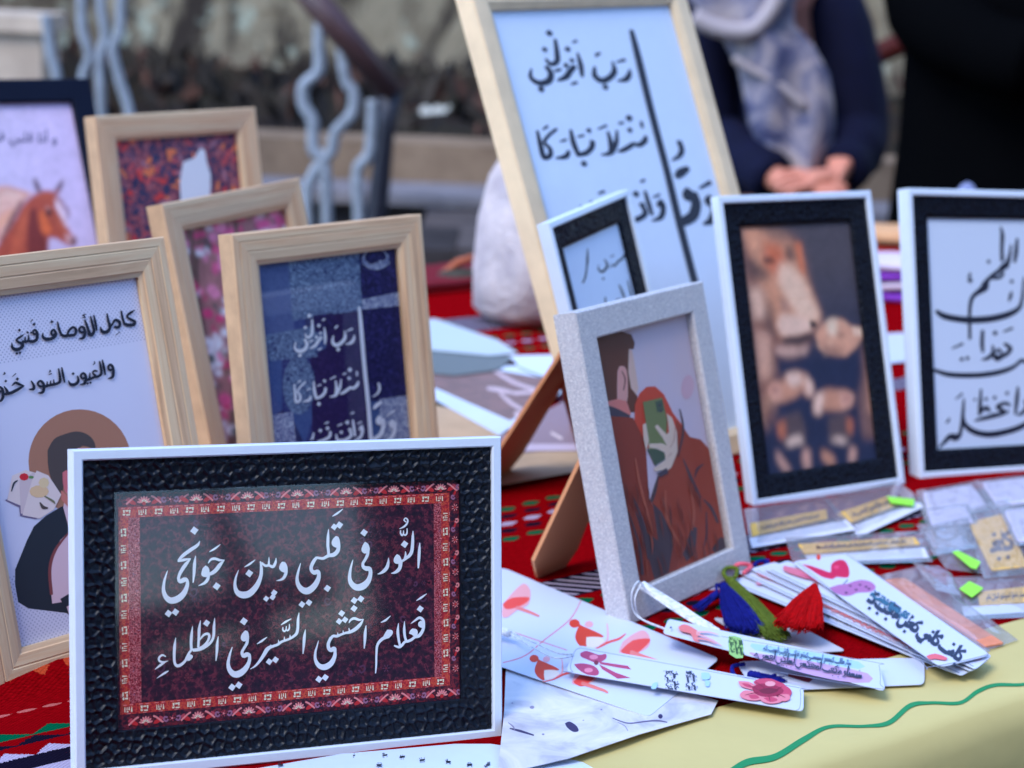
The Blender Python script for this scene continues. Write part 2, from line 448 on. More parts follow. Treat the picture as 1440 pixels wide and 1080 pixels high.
class Frame:
    def __init__(s, key, style, open_, D, label, strut=(27, .5, .024), glass=False, rim=.0058, out=0.0, group='framed prints standing on the stall'):
        x, y, z, yaw, lean, rl = POSE[key]; w, h = SIZE[key]
        U = Vector((math.cos(yaw), math.sin(yaw), 0)); N = Vector((math.sin(yaw), -math.cos(yaw), 0))
        V = math.cos(lean) * Vector((0, 0, 1)) - math.sin(lean) * N
        U, V = math.cos(rl) * U + math.sin(rl) * V, -math.sin(rl) * U + math.cos(rl) * V
        pl = Plane((x, y, z), U, V); s.pl, s.w, s.h, s.o = pl, w, h, open_
        m = Matrix.Identity(4); org = pl.P(w / 2, 0)
        for i in range(3): m[i][0], m[i][1], m[i][2], m[i][3] = pl.U[i], -pl.N[i], pl.V[i], org[i]
        s.root = empty('picture_frame', m, label, 'picture frame', group)
        CORNERS.append((pl.P(0, 0, -D / 2), pl.P(0, 0).z)); CORNERS.append((pl.P(w, 0, -D / 2), pl.P(w, 0).z)); CORNERS.append((pl.P(w/2, 0, -D / 2), pl.P(w/2, 0).z))
        mb = MB(); o = open_; s.dp = -.0066
        lip = [(o, -.0062), (o - .004, -.0062), (o - .004, -D)]
        if style == 'white':
            r = s.rim = rim; q_ = out
            ring(mb, pl, w, h, [(q_, -D), (q_, -.0008), (q_ + .0008, 0), (r - .0008, 0), (r, -.0008), (r, -.0034), (r - .002, -.0034), (r - .002, -D)], 0, 0)
            mb.build('moulding', WHITE_P, s.root)
        elif style == 'oak':
            p = [(0, -D), (0, -.0008), (.0008, 0), (.0055, 0), (.0060, -.0005), (.0064, -.0005), (.0069, -.0001), (.0125, -.0004), (.0130, -.0009), (.0135, -.0009), (.0140, -.0006),
                 (.0200, -.0014), (.0205, -.0022), (o, -.0034)] + lip
            ring(mb, pl, w, h, p, 0, 1, {0: 2}); mb.build('moulding', [OAK_X, OAK_Z, OAK_SIDE], s.root)
        elif style == 'pine':
            p = [(0, -D), (0, -.0015), (.0015, 0), (o - .006, 0), (o - .002, -.002), (o, -.003)] + lip
            ring(mb, pl, w, h, p, 0, 0, {0: 1}); mb.build('moulding', [PINE, PINE_SIDE], s.root)
        elif style == 'glitter':
            p = [(0, -D), (0, -.001), (.001, 0), (o - .0012, 0), (o, -.0012)] + lip
            ring(mb, pl, w, h, p, 0, 0); mb.build('moulding', GLITTER, s.root)
        elif style == 'navy':
            p = [(0, -D), (0, -.001), (.001, 0), (o - .001, 0), (o, -.001)] + lip
            ring(mb, pl, w, h, p, 0, 0); mb.build('moulding', NAVY_P, s.root)
        if style == 'white': s.border(key, D)
        bk = MB(); e = .003
        bk.box(pl, o - .0035, w - o + .0035, o - .0035, h - o + .0035, -D + .001, -.0074); bk.build('backing_board', BACKING, s.root)
        if strut:
            a = R(strut[0]); uc = w * strut[1]
            B = -pl.N; dr = -pl.V * math.cos(a) + B * math.sin(a)
            sw = strut[2]; ph = pl.P(uc, h * .66, -D - .0005)
            L = (ph.z - .002) / -dr.z; nn = pl.U.cross(dr).normalized()
            if nn.dot(pl.N) < 0: nn = -nn
            q = [ph - pl.U * sw * .62, ph + pl.U * sw * .62, ph + pl.U * sw + dr * L * .9, ph + pl.U * sw * .75 + dr * L, ph - pl.U * sw * .45 + dr * L, ph - pl.U * sw + dr * L * .86]
            st = MB(); st.slab(q, -nn, .0028, 0, 1); st.build('easel_strut', [MDF, MDF_EDGE], s.root)
        s.print = None; s.glass = glass
    def border(s, key, D):
        pl, w, h, r, o = s.pl, s.w, s.h, s.rim, s.o
        if key == 'front': step, amp = .0006, .0017
        else: step, amp = .0035, 0.0
        mb = MB(); nw = max(2, int(round((o - r) / step)))
        def hgt(u, v):
            if not amp: return 0.0
            cx, cy = .0060, .0056; j0 = int(math.floor(v / cy)); best = [9, 9]
            for j in (j0 - 1, j0, j0 + 1, j0 + 2):
                i0 = int(math.floor(u / cx - .5 * (j % 2)))
                for i in (i0 - 1, i0, i0 + 1, i0 + 2):
                    jt = JIT[(i * 31 + j * 17) % 997]
                    d_ = math.hypot((u - (i + .5 * (j % 2) + jt[0]) * cx) / cx, (v - (j + jt[1]) * cy) / cy * .9)
                    if d_ < best[0]: best = [d_, best[0]]
                    elif d_ < best[1]: best[1] = d_
            e = min(1.0, (best[1] - best[0]) / .42)
            return amp * (.5 - e ** .8) + amp * .5 * max(0, 1 - best[0] * 2.6) * (.6 + .4 * math.sin(u * 5200)) + amp * .22 * noise.noise(Vector((u * 700, v * 260, 4)))
        for q in range(4):
            A_, B_ = [((0, 0), (1, 0)), ((1, 0), (1, 1)), ((1, 1), (0, 1)), ((0, 1), (0, 0))][q]
            ln = w if q in (0, 2) else h; nl = max(2, int(ln / step)); g = []
            for j in range(nw + 1):
                i = r - .0006 + (o - r + .0006) * j / nw; f = j / nw
                d0 = -.0026 - .0016 * f
                fade = min(1, j / 3, (nw - j) / 3) if nw > 4 else 1
                c0 = (i + A_[0] * (w - 2 * i), i + A_[1] * (h - 2 * i)); c1 = (i + B_[0] * (w - 2 * i), i + B_[1] * (h - 2 * i))
                g.append([pl.P(c0[0] + (c1[0] - c0[0]) * k / nl, c0[1] + (c1[1] - c0[1]) * k / nl,
                               d0 + fade * hgt(c0[0] + (c1[0] - c0[0]) * k / nl, c0[1] + (c1[1] - c0[1]) * k / nl)) for k in range(nl + 1)])
            c0 = [pl.P(*s._c(o, A_, B_, k / nl), -.0064) for k in range(nl + 1)]
            g.append(c0)
            vs = [p for row in g for p in row]; n1 = nl + 1
            mb.add(vs, [(j * n1 + k, j * n1 + k + 1, (j + 1) * n1 + k + 1, (j + 1) * n1 + k) for j in range(len(g) - 1) for k in range(nl)], 0, True)
        mb.build('embossed_border', EMB_REAL if key == 'front' else EMB, s.root)
    def _c(s, i, A_, B_, t):
        c0 = (i + A_[0] * (s.w - 2 * i), i + A_[1] * (s.h - 2 * i)); c1 = (i + B_[0] * (s.w - 2 * i), i + B_[1] * (s.h - 2 * i))
        return c0[0] + (c1[0] - c0[0]) * t, c0[1] + (c1[1] - c0[1]) * t
    def art(s, base):
        """the printed sheet: a rectangle under the lip, then the drawing on it"""
        a = Art(s.pl, s.dp); e = s.o - .0033; a.pd = s.dp
        a.clip = (s.o - .003, s.w - s.o + .003, s.o - .003, s.h - s.o + .003)
        q = [(e, e), (s.w - e, e), (s.w - e, s.h - e), (e, s.h - e)]
        a.mb.add([s.pl.P(u, v, s.dp) for u, v in q], [(0, 1, 2, 3)], a.mi(base)); a.d += a.step
        return a
    def photo(s, bg, layers, crop, blur=2, fur=0.0, seed=0, nu=150):
        """a photographic print: soft-edged patches of ink rastered on a fine grid"""
        o = s.o - .0033; wu, hv = s.w - 2 * o, s.h - 2 * o; nv = int(nu * hv / wu)
        gu, gv = np.meshgrid(np.linspace(0, 1, nu), np.linspace(0, 1, nv)); X = np.zeros((nv, nu)); Y = np.zeros((nv, nu))
        P0 = [s.pl.P(o + u * wu, o + v * hv, s.dp) for v in np.linspace(0, 1, nv) for u in np.linspace(0, 1, nu)]
        for k, p in enumerate(P0): X[k // nu, k % nu], Y[k // nu, k % nu] = to_px(p)
        img = np.zeros((nv, nu, 3)) + np.array(A(*bg)[:3]) if not callable(bg) else bg(gu, gv)
        def box(m, b):
            for _ in range(2):
                for ax in (0, 1):
                    m = sum(np.roll(np.pad(m, b, mode='edge'), k, ax) for k in range(-b, b + 1))[b:-b, b:-b] / (2 * b + 1)
            return m
        rg = np.random.default_rng(seed)
        for L in layers:
            pts, col = L[0], L[1]; b = L[2] if len(L) > 2 else blur; op = L[3] if len(L) > 3 else 1.0
            cx, cy, k = L[4] if len(L) > 4 else crop
            q = [(cx + x / k, cy + y / k) for x, y in pts]; m = np.zeros((nv, nu), bool)
            for i in range(len(q)):
                (x0, y0), (x1, y1) = q[i], q[i - 1]
                if y0 == y1: continue
                m ^= ((y0 > Y) != (y1 > Y)) & (X < (x1 - x0) * (Y - y0) / (y1 - y0) + x0)
            m = box(m.astype(float), b) if b else m.astype(float)
            img = img * (1 - op * m[..., None]) + np.array(A(*col)[:3]) * op * m[..., None]
        if fur:
            nz = box(rg.normal(size=(nv, nu)), 1); nz = nz / nz.std(); n2 = box(rg.normal(size=(nv, nu)), 4); n2 = n2 / n2.std()
            img = img * np.clip(1 + fur * nz + fur * n2, .3, 1.8)[..., None]
        me_v = P0; fs = [(j * nu + i, j * nu + i + 1, (j + 1) * nu + i + 1, (j + 1) * nu + i) for j in range(nv - 1) for i in range(nu - 1)]
        mb = MB(); mb.add(me_v, fs); n = NT('photographic_print'); at_ = n.n.new('ShaderNodeAttribute'); at_.attribute_name = 'print'; n.fin(at_.outputs['Color'], 0.5, 0.3)
        ob = mb.build('print', n.mat, s.root)
        ca = ob.data.color_attributes.new('print', 'FLOAT_COLOR', 'POINT')
        ca.data.foreach_set('color', np.concatenate([np.clip(img, 0.002, .85), np.ones((nv, nu, 1))], 2).reshape(-1).astype(np.float32))
        s.print = ob; return ob
    def finish(s, a, letters=None, lettering_name='lettering'):
        s.print = a.build('print', s.root)
        if letters: letters.build(lettering_name, s.print)
        if s.glass:
            mb = MB(); e = s.o - .0012
            d = s.dp + .0031
            mb.add([s.pl.P(u, v, d) for u, v in ((e, e), (s.w - e, e), (s.w - e, s.h - e), (e, s.h - e))], [(0, 1, 2, 3)])
            mb.build('glass_pane', GLASS2 if s.glass == 2 else GLASS, s.root)
    def letters(s, a):
        l = Art(s.pl, a.d + 1e-4, 8e-6); l.pd = s.dp; l.clip = a.clip; return l
n_ = NT('embossed_black_relief'); n_.bump(n_.noise(2600, 3), 0.15, 0.0003)
EMB_REAL = n_.fin((0.003, 0.005, 0.011, 1), 0.40, 0.28)

# ---------------------------------------------------------------- the front frame: carpet print with two lines of calligraphy
def carpet_field(name, cols, sc=420, extra=None):
    n = NT(name)
    a = n.vor(sc, 'F1'); b = n.vor(sc * 2.3, 'F1', out='Color'); c = n.noise(sc * .5, 5, 0.6, dist=1.5)
    v = n.math('ADD', n.math('MULTIPLY', a, 0.55), n.math('MULTIPLY', c, 0.6))
    v = n.math('ADD', v, n.math('MULTIPLY', n.math('SUBTRACT', n.xyz(b)[0], 0.5), 0.3))
    return n.fin(n.ramp(v, cols), 0.5, 0.3)
FIELD = carpet_field('dark_carpet_print', [(0.2, A(13, 9, 32)), (0.5, A(36, 13, 40)), (0.66, A(60, 18, 46)), (0.8, A(100, 38, 62)), (0.9, A(30, 12, 40))], 300)
BAND_O = carpet_field('carpet_border_print', [(0.3, A(26, 14, 40)), (0.55, A(56, 20, 44)), (0.75, A(120, 34, 52)), (0.9, A(40, 18, 44))], 420)
BAND_K = carpet_field('carpet_key_print', [(0.3, A(120, 18, 38)), (0.55, A(166, 34, 52)), (0.75, A(190, 84, 60)), (0.9, A(112, 16, 42))], 600)
BAND_F = carpet_field('carpet_floral_print', [(0.3, A(88, 10, 34)), (0.52, A(132, 18, 44)), (0.66, A(190, 120, 140)), (0.74, A(110, 14, 40)), (0.9, A(70, 14, 44))], 800)
CREAM, PINK, ROSE, RED_I, MAUVE = ink(240, 218, 214), ink(208, 130, 148), ink(166, 62, 88), ink(176, 36, 48), ink(140, 96, 140)
f = Frame('front', 'white', .0244, .0095, 'white frame with embossed black border, white calligraphy on dark carpet print, nearest the camera', glass=2)
FR['front'] = f
a = f.art(FIELD); a.mm()
def rect(u0, v0, u1, v1, m): a.poly([(u0, v0), (u1, v0), (u1, v1), (u0, v1)], m)
def rosette(u, v, r, m1, m2, n=7, half=None):
    for i in range(n):
        t = 2 * math.pi * i / n if half is None else math.pi * (i + .5) / n + half
        a.disc(u + r * .66 * math.cos(t), v + r * .66 * math.sin(t), r * .34, m1, 7, r * .14, t)
    a.disc(u, v, r * .3, m2, 8)
def scroll(u, v, r, m, fl=1):
    a.stroke([(u - fl * r * .2, v + r * .3, .5), (u - fl * r, v + r * .5, .6), (u - fl * r * 1.2, v - r * .2, .6), (u - fl * r * .6, v - r * .7, .6), (u, v - r * .2, .5)], m, 4)
rect(24, 143, 226, 151, BAND_O); rect(24, 24, 226, 32.5, BAND_O); rect(219.6, 24, 226.5, 151, BAND_O)
rect(26, 137.3, 219.6, 143, BAND_K); rect(26, 32.5, 219.6, 38, BAND_K); rect(26, 38, 31.5, 137.3, BAND_K); rect(214.4, 38, 219.6, 137.3, BAND_K)
rect(31.5, 38, 37.8, 137.3, BAND_F); rect(209.8, 38, 214.4, 137.3, BAND_F)
rnd = random.Random(5); a.step = 1.2e-5; a.cycle(60)
def key(u, v, vert, k):
    """the small white hooked figures of the border"""
    def q(x, y): return (u + (y if vert else x), v + (x if vert else y))
    j = lambda: rnd.uniform(-.12, .12)
    if k % 2:
        for x0, x1, y0, y1 in ((-2.7, -2.0, -1.5, 1.2), (-1.6, -.2, -1.6, -.9), (-1.5, -.9, -.5, 1.3), (-.4, .3, -.5, 1.4), (.9, 1.7, -1.5, 1.3)):
            a.poly([q(x0 + j(), y0), q(x1 + j(), y0), q(x1 + j() - .2, y1), q(x0 + j() + .2, y1)], CREAM)
    else:
        for x0, x1, y0, y1 in ((-2.5, -1.4, -1.5, -.6), (-2.2, -1.5, -.2, 1.4), (-.9, .5, .5, 1.3), (-.6, 1.4, -1.6, -.9), (1.0, 1.6, -.4, 1.4)):
            a.poly([q(x0 + j(), y0), q(x1 + j(), y0), q(x1 + j() + .2, y1), q(x0 + j() - .2, y1)], CREAM)
    for x in (-3.4, 0.2): a.poly([q(x, 2.1), q(x + 2.0, 2.1), q(x + 2.0, 2.5), q(x, 2.5)], PINK)
    a.poly([q(-1.2, -2.5), q(.8, -2.5), q(.8, -2.15), q(-1.2, -2.15)], PINK)
for i in range(22): key(31 + 8.7 * i, 140.1, False, i); key(31 + 8.7 * i, 35.2, False, i + 1)
for i in range(11): key(28.8, 43 + 8.7 * i, True, i); key(217.0, 43 + 8.7 * i, True, i + 1)
for i in range(7):
    u = 40 + 29 * i
    for v, s_ in ((146.3, 1), (28.4, 1)):
        rosette(u, v - 1.5, 4.0, PINK, RED_I, 7, 0.0); rosette(u, v - 1.4, 2.2, CREAM, ROSE, 5, 0.0)
        for sg in (-1, 1):
            a.disc(u + sg * 6.8, v - .6, 3.0, RED_I, 9, 1.2, sg * .5); a.disc(u + sg * 8.6, v + .9, 1.6, ROSE, 7, .7, -sg * .6)
            a.stroke([(u + sg * 4, v + 2.2, .5), (u + sg * 6, v + 1.2, .7), (u + sg * 9.6, v - 1.8, .4)], PINK, 3)
        scroll(u + 12.4, v, 2.0, MAUVE, 1); scroll(u + 16.6, v, 2.0, MAUVE, -1); rosette(u + 14.5, v, 1.9, ROSE, PINK, 5)
for i in range(6):
    v = 42 + 18.5 * i
    rosette(223, v, 2.2, PINK, RED_I, 7); scroll(223, v + 6, 1.7, MAUVE, 1); scroll(223, v + 11, 1.7, PINK, -1); a.disc(223, v + 8.4, 1.6, RED_I, 7, .7, 1.2)
for i in range(150):
    v = rnd.uniform(39, 136); u = rnd.choice((rnd.uniform(32, 37), rnd.uniform(210, 214)))
    a.disc(u, v, rnd.uniform(.3, .8), rnd.choice((PINK, PINK, ROSE, MAUVE)), 5, rnd.uniform(.2, .35), rnd.uniform(0, 3))
DK1, DK2 = ink(96, 32, 58), ink(78, 44, 82)
for i in range(90):
    u, v = rnd.uniform(42, 206), rnd.uniform(42, 133)
    r = rnd.uniform(1.2, 2.6)
    if i % 3: rosette(u, v, r, rnd.choice((DK1, DK2)), DK1, rnd.choice((5, 6, 8)))
    else: scroll(u, v, r * 1.3, rnd.choice((DK1, DK2)), rnd.choice((-1, 1)))
a.endcycle(); l = f.letters(a); WI = plain('white_ink', (0.80, 0.81, 0.82, 1), 0.5, 0.3)
def dots(*ps):
    for x, y, h in ps: l.dot(x, y, h, WI)
l.crop(460, 710, 6.75)
l.many([[(872, 360, 8), (868, 430, 26), (863, 520, 26), (858, 597, 14)],
        [(808, 245, 6), (806, 300, 24), (803, 380, 30), (795, 440, 32), (775, 478, 32), (745, 502, 28), (715, 525, 22), (690, 535, 18)],
        [(736, 440, 8), (738, 470, 18), (732, 505, 24)],
        [(690, 540, 40), (684, 590, 34), (665, 620, 34), (635, 640, 24), (600, 648, 6)],
        [(576, 500, 6), (573, 545, 24), (560, 592, 34), (532, 625, 32), (500, 646, 20), (472, 655, 6)],
        [(690, 240, 10), (690, 268, 15), (704, 287, 18), (716, 272, 14), (718, 243, 10)], [(716, 272, 12), (733, 286, 16), (750, 266, 15), (751, 222, 9)],
        [(740, 160, 12), (722, 142, 12), (738, 124, 13), (757, 142, 15), (750, 175, 18), (722, 205, 18), (678, 226, 5)],
        [(382, 420, 28), (376, 470, 28), (352, 520, 27), (333, 552, 26), (336, 585, 32), (365, 602, 44), (395, 606, 40), (404, 650, 36), (382, 720, 50), (330, 770, 66), (270, 780, 60), (224, 745, 48), (206, 690, 34), (213, 615, 24), (229, 550, 14), (238, 518, 5)],
        ], WI)
l.poly([(655, 465), (682, 482), (698, 515), (706, 540), (680, 556), (645, 556), (624, 535), (630, 498)], WI, 3)
l.poly([(352, 348), (382, 368), (397, 412), (390, 442), (352, 460), (326, 445), (318, 418), (332, 378)], WI, 3)
dots((727, 372, 36), (343, 262, 36), (250, 905, 34), (312, 890, 34))
l.crop(335, 710, 6.75)
l.many([[(885, 107, 6), (930, 80, 20), (985, 38, 6)],
        [(938, 330, 34), (945, 385, 34), (935, 435, 38), (900, 470, 40), (850, 480, 32), (800, 505, 28), (765, 503, 24), (735, 502, 26), (705, 540, 34), (685, 588, 32), (690, 622, 34), (715, 640, 42), (745, 632, 40), (758, 655, 34), (748, 710, 44), (708, 775, 56), (650, 815, 64), (597, 800, 54), (560, 750, 40), (551, 690, 28), (565, 620, 20), (585, 550, 5)],
        [(850, 228, 6), (845, 300, 26), (843, 380, 28), (848, 430, 26), (850, 480, 26)],
        [(722, 490, 5), (742, 505, 20)],
        [(448, 590, 26), (445, 645, 30), (424, 690, 28), (392, 710, 18), (355, 717, 5)],
        [(352, 500, 5), (346, 545, 24), (322, 585, 28), (285, 572, 24), (250, 575, 24), (215, 548, 20)], [(285, 493, 5), (284, 530, 16), (282, 570, 22)],
        [(203, 535, 12), (212, 600, 28), (205, 680, 34), (165, 770, 50), (100, 838, 62), (35, 852, 64), (-18, 825, 46), (-38, 765, 30), (-32, 695, 20), (-4, 615, 5)],
        [(52, 588, 6), (100, 560, 20), (155, 518, 5)]], WI)
l.poly([(918, 293), (945, 305), (957, 350), (955, 400), (925, 405), (890, 388), (878, 360), (888, 325)], WI, 3)
l.poly([(408, 537), (440, 545), (460, 590), (455, 632), (432, 640), (400, 628), (380, 600), (388, 565)], WI, 3)
dots((903, 207, 33), (952, 190, 36), (838, 790, 35), (597, 942, 33), (663, 925, 33), (97, 648, 38), (333, 832, 32), (257, 888, 29), (318, 874, 30))
l.crop(215, 730, 6.75)
l.many([[(518, 415, 8), (545, 380, 22), (585, 374, 26), (630, 388, 22), (674, 386, 5)], [(670, 388, 6), (630, 430, 34), (592, 480, 38), (550, 512, 34), (515, 520, 26)],
        [(524, 520, 26), (510, 572, 30), (480, 605, 26), (425, 630, 5)], [(528, 308, 6), (580, 278, 20), (632, 238, 5)],
        [(398, 345, 6), (388, 420, 28), (383, 510, 26), (374, 600, 10)],
        [(438, 204, 5), (415, 245, 28), (350, 290, 34), (282, 340, 32), (240, 385, 22), (234, 402, 14)], [(236, 398, 16), (290, 384, 26), (350, 372, 8)],
        [(350, 374, 10), (302, 430, 34), (256, 500, 32), (236, 558, 28), (252, 588, 38), (292, 572, 44), (315, 575, 28), (319, 620, 34), (290, 695, 50), (235, 750, 62), (165, 770, 60), (116, 735, 46), (93, 670, 34), (100, 590, 24), (118, 525, 14), (132, 486, 5)]], WI)
l.poly([(492, 438), (518, 455), (530, 495), (515, 540), (480, 546), (452, 528), (458, 482), (472, 455)], WI, 3)
dots((597, 635, 38), (385, 107, 40), (140, 893, 36), (206, 880, 36))
l.crop(460, 825, 6.75)
l.many([[(838, 130, 6), (885, 100, 20), (935, 64, 5)], [(785, 347, 5), (825, 318, 18), (865, 292, 26), (898, 310, 26), (908, 350, 24), (900, 405, 28), (865, 460, 32), (822, 476, 26), (790, 500, 26), (755, 515, 26), (728, 520, 24), (700, 552, 26), (672, 570, 24), (628, 556, 14)],
        [(725, 325, 5), (722, 400, 24), (728, 470, 24), (742, 512, 24)], [(668, 343, 5), (661, 420, 26), (668, 490, 24), (682, 560, 22)],
        [(575, 470, 30), (515, 492, 30), (468, 550, 24), (458, 640, 20), (456, 740, 18), (450, 817, 10)], [(500, 337, 6), (545, 315, 20), (592, 273, 5)],
        [(360, 365, 5), (352, 430, 26), (348, 510, 24), (342, 582, 10)],
        [(198, 340, 8), (215, 312, 20), (250, 298, 26), (295, 312, 20), (338, 306, 5)], [(335, 308, 6), (302, 358, 30), (255, 402, 34), (205, 428, 28), (165, 436, 22), (125, 450, 22), (85, 466, 26), (45, 466, 26), (18, 500, 28)]], WI)
l.poly([(880, 318), (905, 340), (908, 375), (890, 388), (858, 372), (855, 340)], WI, 3)
l.poly([(800, 393), (835, 400), (850, 425), (842, 465), (815, 468), (790, 450), (768, 442), (778, 412)], WI, 3)
l.poly([(560, 405), (602, 408), (614, 435), (592, 470), (552, 490), (518, 488), (535, 445)], WI, 3)
dots((873, 208, 34), (245, 204, 34), (128, 250, 33), (104, 326, 32), (160, 311, 32))
l.crop(335, 825, 6.75)
l.many([[(870, 480, 28), (846, 535, 30), (848, 578, 34), (870, 598, 40), (900, 585, 40), (908, 610, 28), (904, 660, 36), (870, 725, 50), (810, 760, 56), (756, 745, 44), (723, 690, 30), (722, 620, 22), (738, 560, 14), (752, 508, 5)],
        [(985, 412, 5), (988, 450, 18)], [(935, 432, 5), (935, 465, 20)], [(1040, 388, 5), (1046, 425, 20)],
        [(628, 403, 5), (618, 470, 26), (612, 550, 24), (605, 632, 10)],
        [(567, 243, 5), (558, 310, 24), (555, 390, 26), (543, 440, 28), (512, 470, 24), (475, 492, 22), (440, 505, 22), (400, 520, 24), (365, 545, 24), (325, 560, 26), (290, 572, 32), (262, 595, 38), (235, 640, 34), (195, 700, 26), (152, 748, 18), (106, 778, 5)],
        [(482, 452, 5), (482, 488, 18)], [(428, 470, 5), (428, 508, 18)], [(372, 500, 5), (376, 540, 20)], [(300, 545, 5), (290, 575, 20)],
        [(414, 382, 9), (414, 408, 15), (430, 420, 16), (444, 400, 12), (446, 372, 9)], [(444, 402, 12), (458, 413, 16), (474, 393, 14), (475, 352, 8)], [(395, 360, 6), (440, 330, 20), (494, 300, 5)],
        [(168, 540, 6), (215, 510, 20), (264, 474, 5)]], WI)
dots((755, 875, 34), (815, 858, 34), (284, 708, 33), (343, 690, 33))
l.crop(205, 825, 6.75)
l.many([[(958, 465, 26), (950, 530, 28), (922, 580, 26), (903, 620, 28), (918, 652, 38), (950, 640, 44), (973, 650, 30), (970, 710, 34), (935, 775, 50), (880, 820, 62), (826, 825, 58), (786, 785, 44), (772, 725, 32), (785, 650, 22), (800, 600, 14), (812, 568, 5)],
        [(678, 468, 5), (668, 540, 24), (665, 610, 24), (656, 697, 10)],
        [(645, 293, 5), (638, 370, 24), (635, 450, 26), (622, 500, 24), (590, 540, 26), (540, 575, 28), (490, 592, 32), (440, 598, 30)],
        [(510, 316, 5), (498, 390, 26), (494, 470, 24), (488, 570, 22)], [(495, 510, 10), (540, 455, 22), (582, 444, 24), (592, 475, 24), (572, 522, 22), (530, 562, 20), (488, 582, 18)],
        [(435, 370, 5), (425, 450, 26), (420, 530, 26), (424, 595, 26)], [(428, 590, 22), (402, 625, 22), (385, 660, 26), (360, 705, 24), (318, 740, 28), (285, 745, 28), (264, 715, 24), (260, 640, 26), (264, 560, 26), (275, 480, 5)],
        [(180, 660, 9), (150, 645, 17), (120, 665, 20), (117, 695, 20), (150, 712, 20), (202, 700, 5)], [(182, 706, 9), (130, 740, 22), (76, 782, 5)], [(207, 794, 5), (170, 815, 20), (96, 864, 5)]], WI)
l.poly([(932, 411), (958, 422), (968, 462), (956, 500), (918, 516), (892, 492), (898, 450)], WI, 3)
l.poly([(402, 634), (436, 650), (428, 678), (398, 700), (372, 690), (376, 658)], WI, 3)
dots((920, 325, 38), (567, 342, 34), (808, 950, 36), (872, 930, 36))
f.finish(a, l)
# ---------------------------------------------------------------- blue print in an oak frame (and the same verse in the big frame)
VERSE = [  # pen strokes in the close-up (400, 430, x5.4)
    [(527, 222, 8), (522, 252, 22), (502, 280, 24), (463, 292, 8)], [(470, 192, 8), (512, 174, 16)],
    [(452, 190, 8), (456, 240, 24), (430, 278, 26), (390, 300, 28), (362, 275, 24), (368, 228, 10)], [(380, 172, 12), (388, 160, 14), (402, 152, 10)],
    [(298, 165, 10), (305, 230, 22), (304, 288, 14)], [(282, 112, 8), (302, 100, 14)], [(276, 238, 22), (252, 268, 24), (230, 300, 24), (192, 322, 12)],
    [(206, 105, 14), (206, 180, 22), (200, 222, 22), (172, 240, 20), (152, 215, 12)], [(150, 255, 20), (166, 290, 24), (150, 330, 28), (108, 345, 26), (75, 320, 18), (82, 275, 8)],
    [(184, 274, 12), (212, 262, 14)], [(250, 335, 10), (276, 322, 14)],
    [(556, 575, 14), (548, 600, 24), (520, 625, 22), (495, 622, 20), (470, 640, 22), (440, 660, 20), (418, 668, 10)], [(545, 500, 14), (546, 530, 14)],
    [(384, 568, 12), (390, 630, 22), (382, 678, 22), (340, 692, 8)], [(426, 558, 10), (416, 620, 20), (388, 678, 20)], [(342, 558, 8), (382, 536, 12)], [(440, 520, 12), (462, 512, 12)],
    [(308, 625, 22), (300, 660, 22), (270, 690, 22), (232, 702, 20)], [(218, 575, 12), (222, 640, 22), (236, 700, 20)], [(246, 608, 10), (272, 598, 12)],
    [(196, 685, 14), (180, 715, 22), (135, 728, 8)], [(165, 640, 8), (192, 628, 12)], [(70, 595, 12), (76, 670, 20), (84, 728, 22), (112, 715, 20), (114, 680, 18), (94, 650, 14), (120, 610, 14), (156, 576, 12)], [(96, 585, 8), (118, 566, 12)],
    [(578, 912, 24), (588, 945, 22), (570, 998, 22), (528, 1020, 8)], [(548, 896, 8), (580, 880, 12)], [(514, 868, 14), (522, 930, 20), (530, 988, 16)], [(500, 820, 10), (520, 808, 12)],
    [(488, 935, 18), (500, 985, 22), (450, 1020, 24), (398, 1018, 22), (388, 975, 10)], [(398, 912, 8), (432, 896, 12)], [(342, 955, 18), (338, 990, 22), (300, 1016, 22), (250, 1030, 18)], [(300, 895, 8), (328, 882, 12)],
    [(216, 965, 12), (208, 1005, 16), (192, 1012, 8)],
    [(562, 10, 20), (575, 150, 30), (600, 450, 30), (630, 750, 30), (650, 1000, 32), (662, 1110, 32)],
    [(672, 780, 18), (695, 755, 30), (732, 728, 18)], [(742, 860, 24), (745, 915, 32), (725, 975, 34), (690, 1005, 34), (655, 1025, 26)], [(708, 588, 18), (716, 630, 18), (700, 665, 16), (662, 692, 6)],
    [(832, 890, 24), (830, 950, 30), (805, 1000, 26), (765, 1022, 8)], [(772, 832, 8), (828, 796, 16)]]
VDOTS = [(402, 332, 17), (255, 150, 16), (238, 238, 15), (267, 208, 14), (183, 75, 18), (152, 165, 15), (112, 376, 17), (490, 486, 19), (485, 550, 15), (298, 570, 14), (255, 745, 17), (470, 885, 18), (490, 940, 16), (425, 960, 15), (320, 930, 16), (265, 948, 16)]
VBLOB = [[(708, 830), (735, 850), (742, 890), (715, 905), (690, 892), (688, 860)], [(812, 860), (832, 885), (822, 925), (795, 920), (785, 890)], [(572, 908), (590, 925), (575, 948), (556, 935)]]
def verse(l, m):
    for s_ in VERSE: l.stroke(s_, m)
    for x, y, h in VDOTS: l.dot(x, y, h, m)
    for b in VBLOB: l.poly(b, m, 3)
n = NT('blue_patchwork_print')
cc = n.vor(38, 'F1', out='Color', v=n.map((1, 1, 0.72))); c3 = n.xyz(cc)
orn = n.noise(700, 5, 0.7, dist=2.5)
base = n.ramp(c3[0], [(0.0, A(18, 18, 86)), (0.3, A(24, 28, 109)), (0.5, A(31, 50, 126)), (0.72, A(47, 76, 144)), (1.0, A(28, 33, 99))], 'CONSTANT')
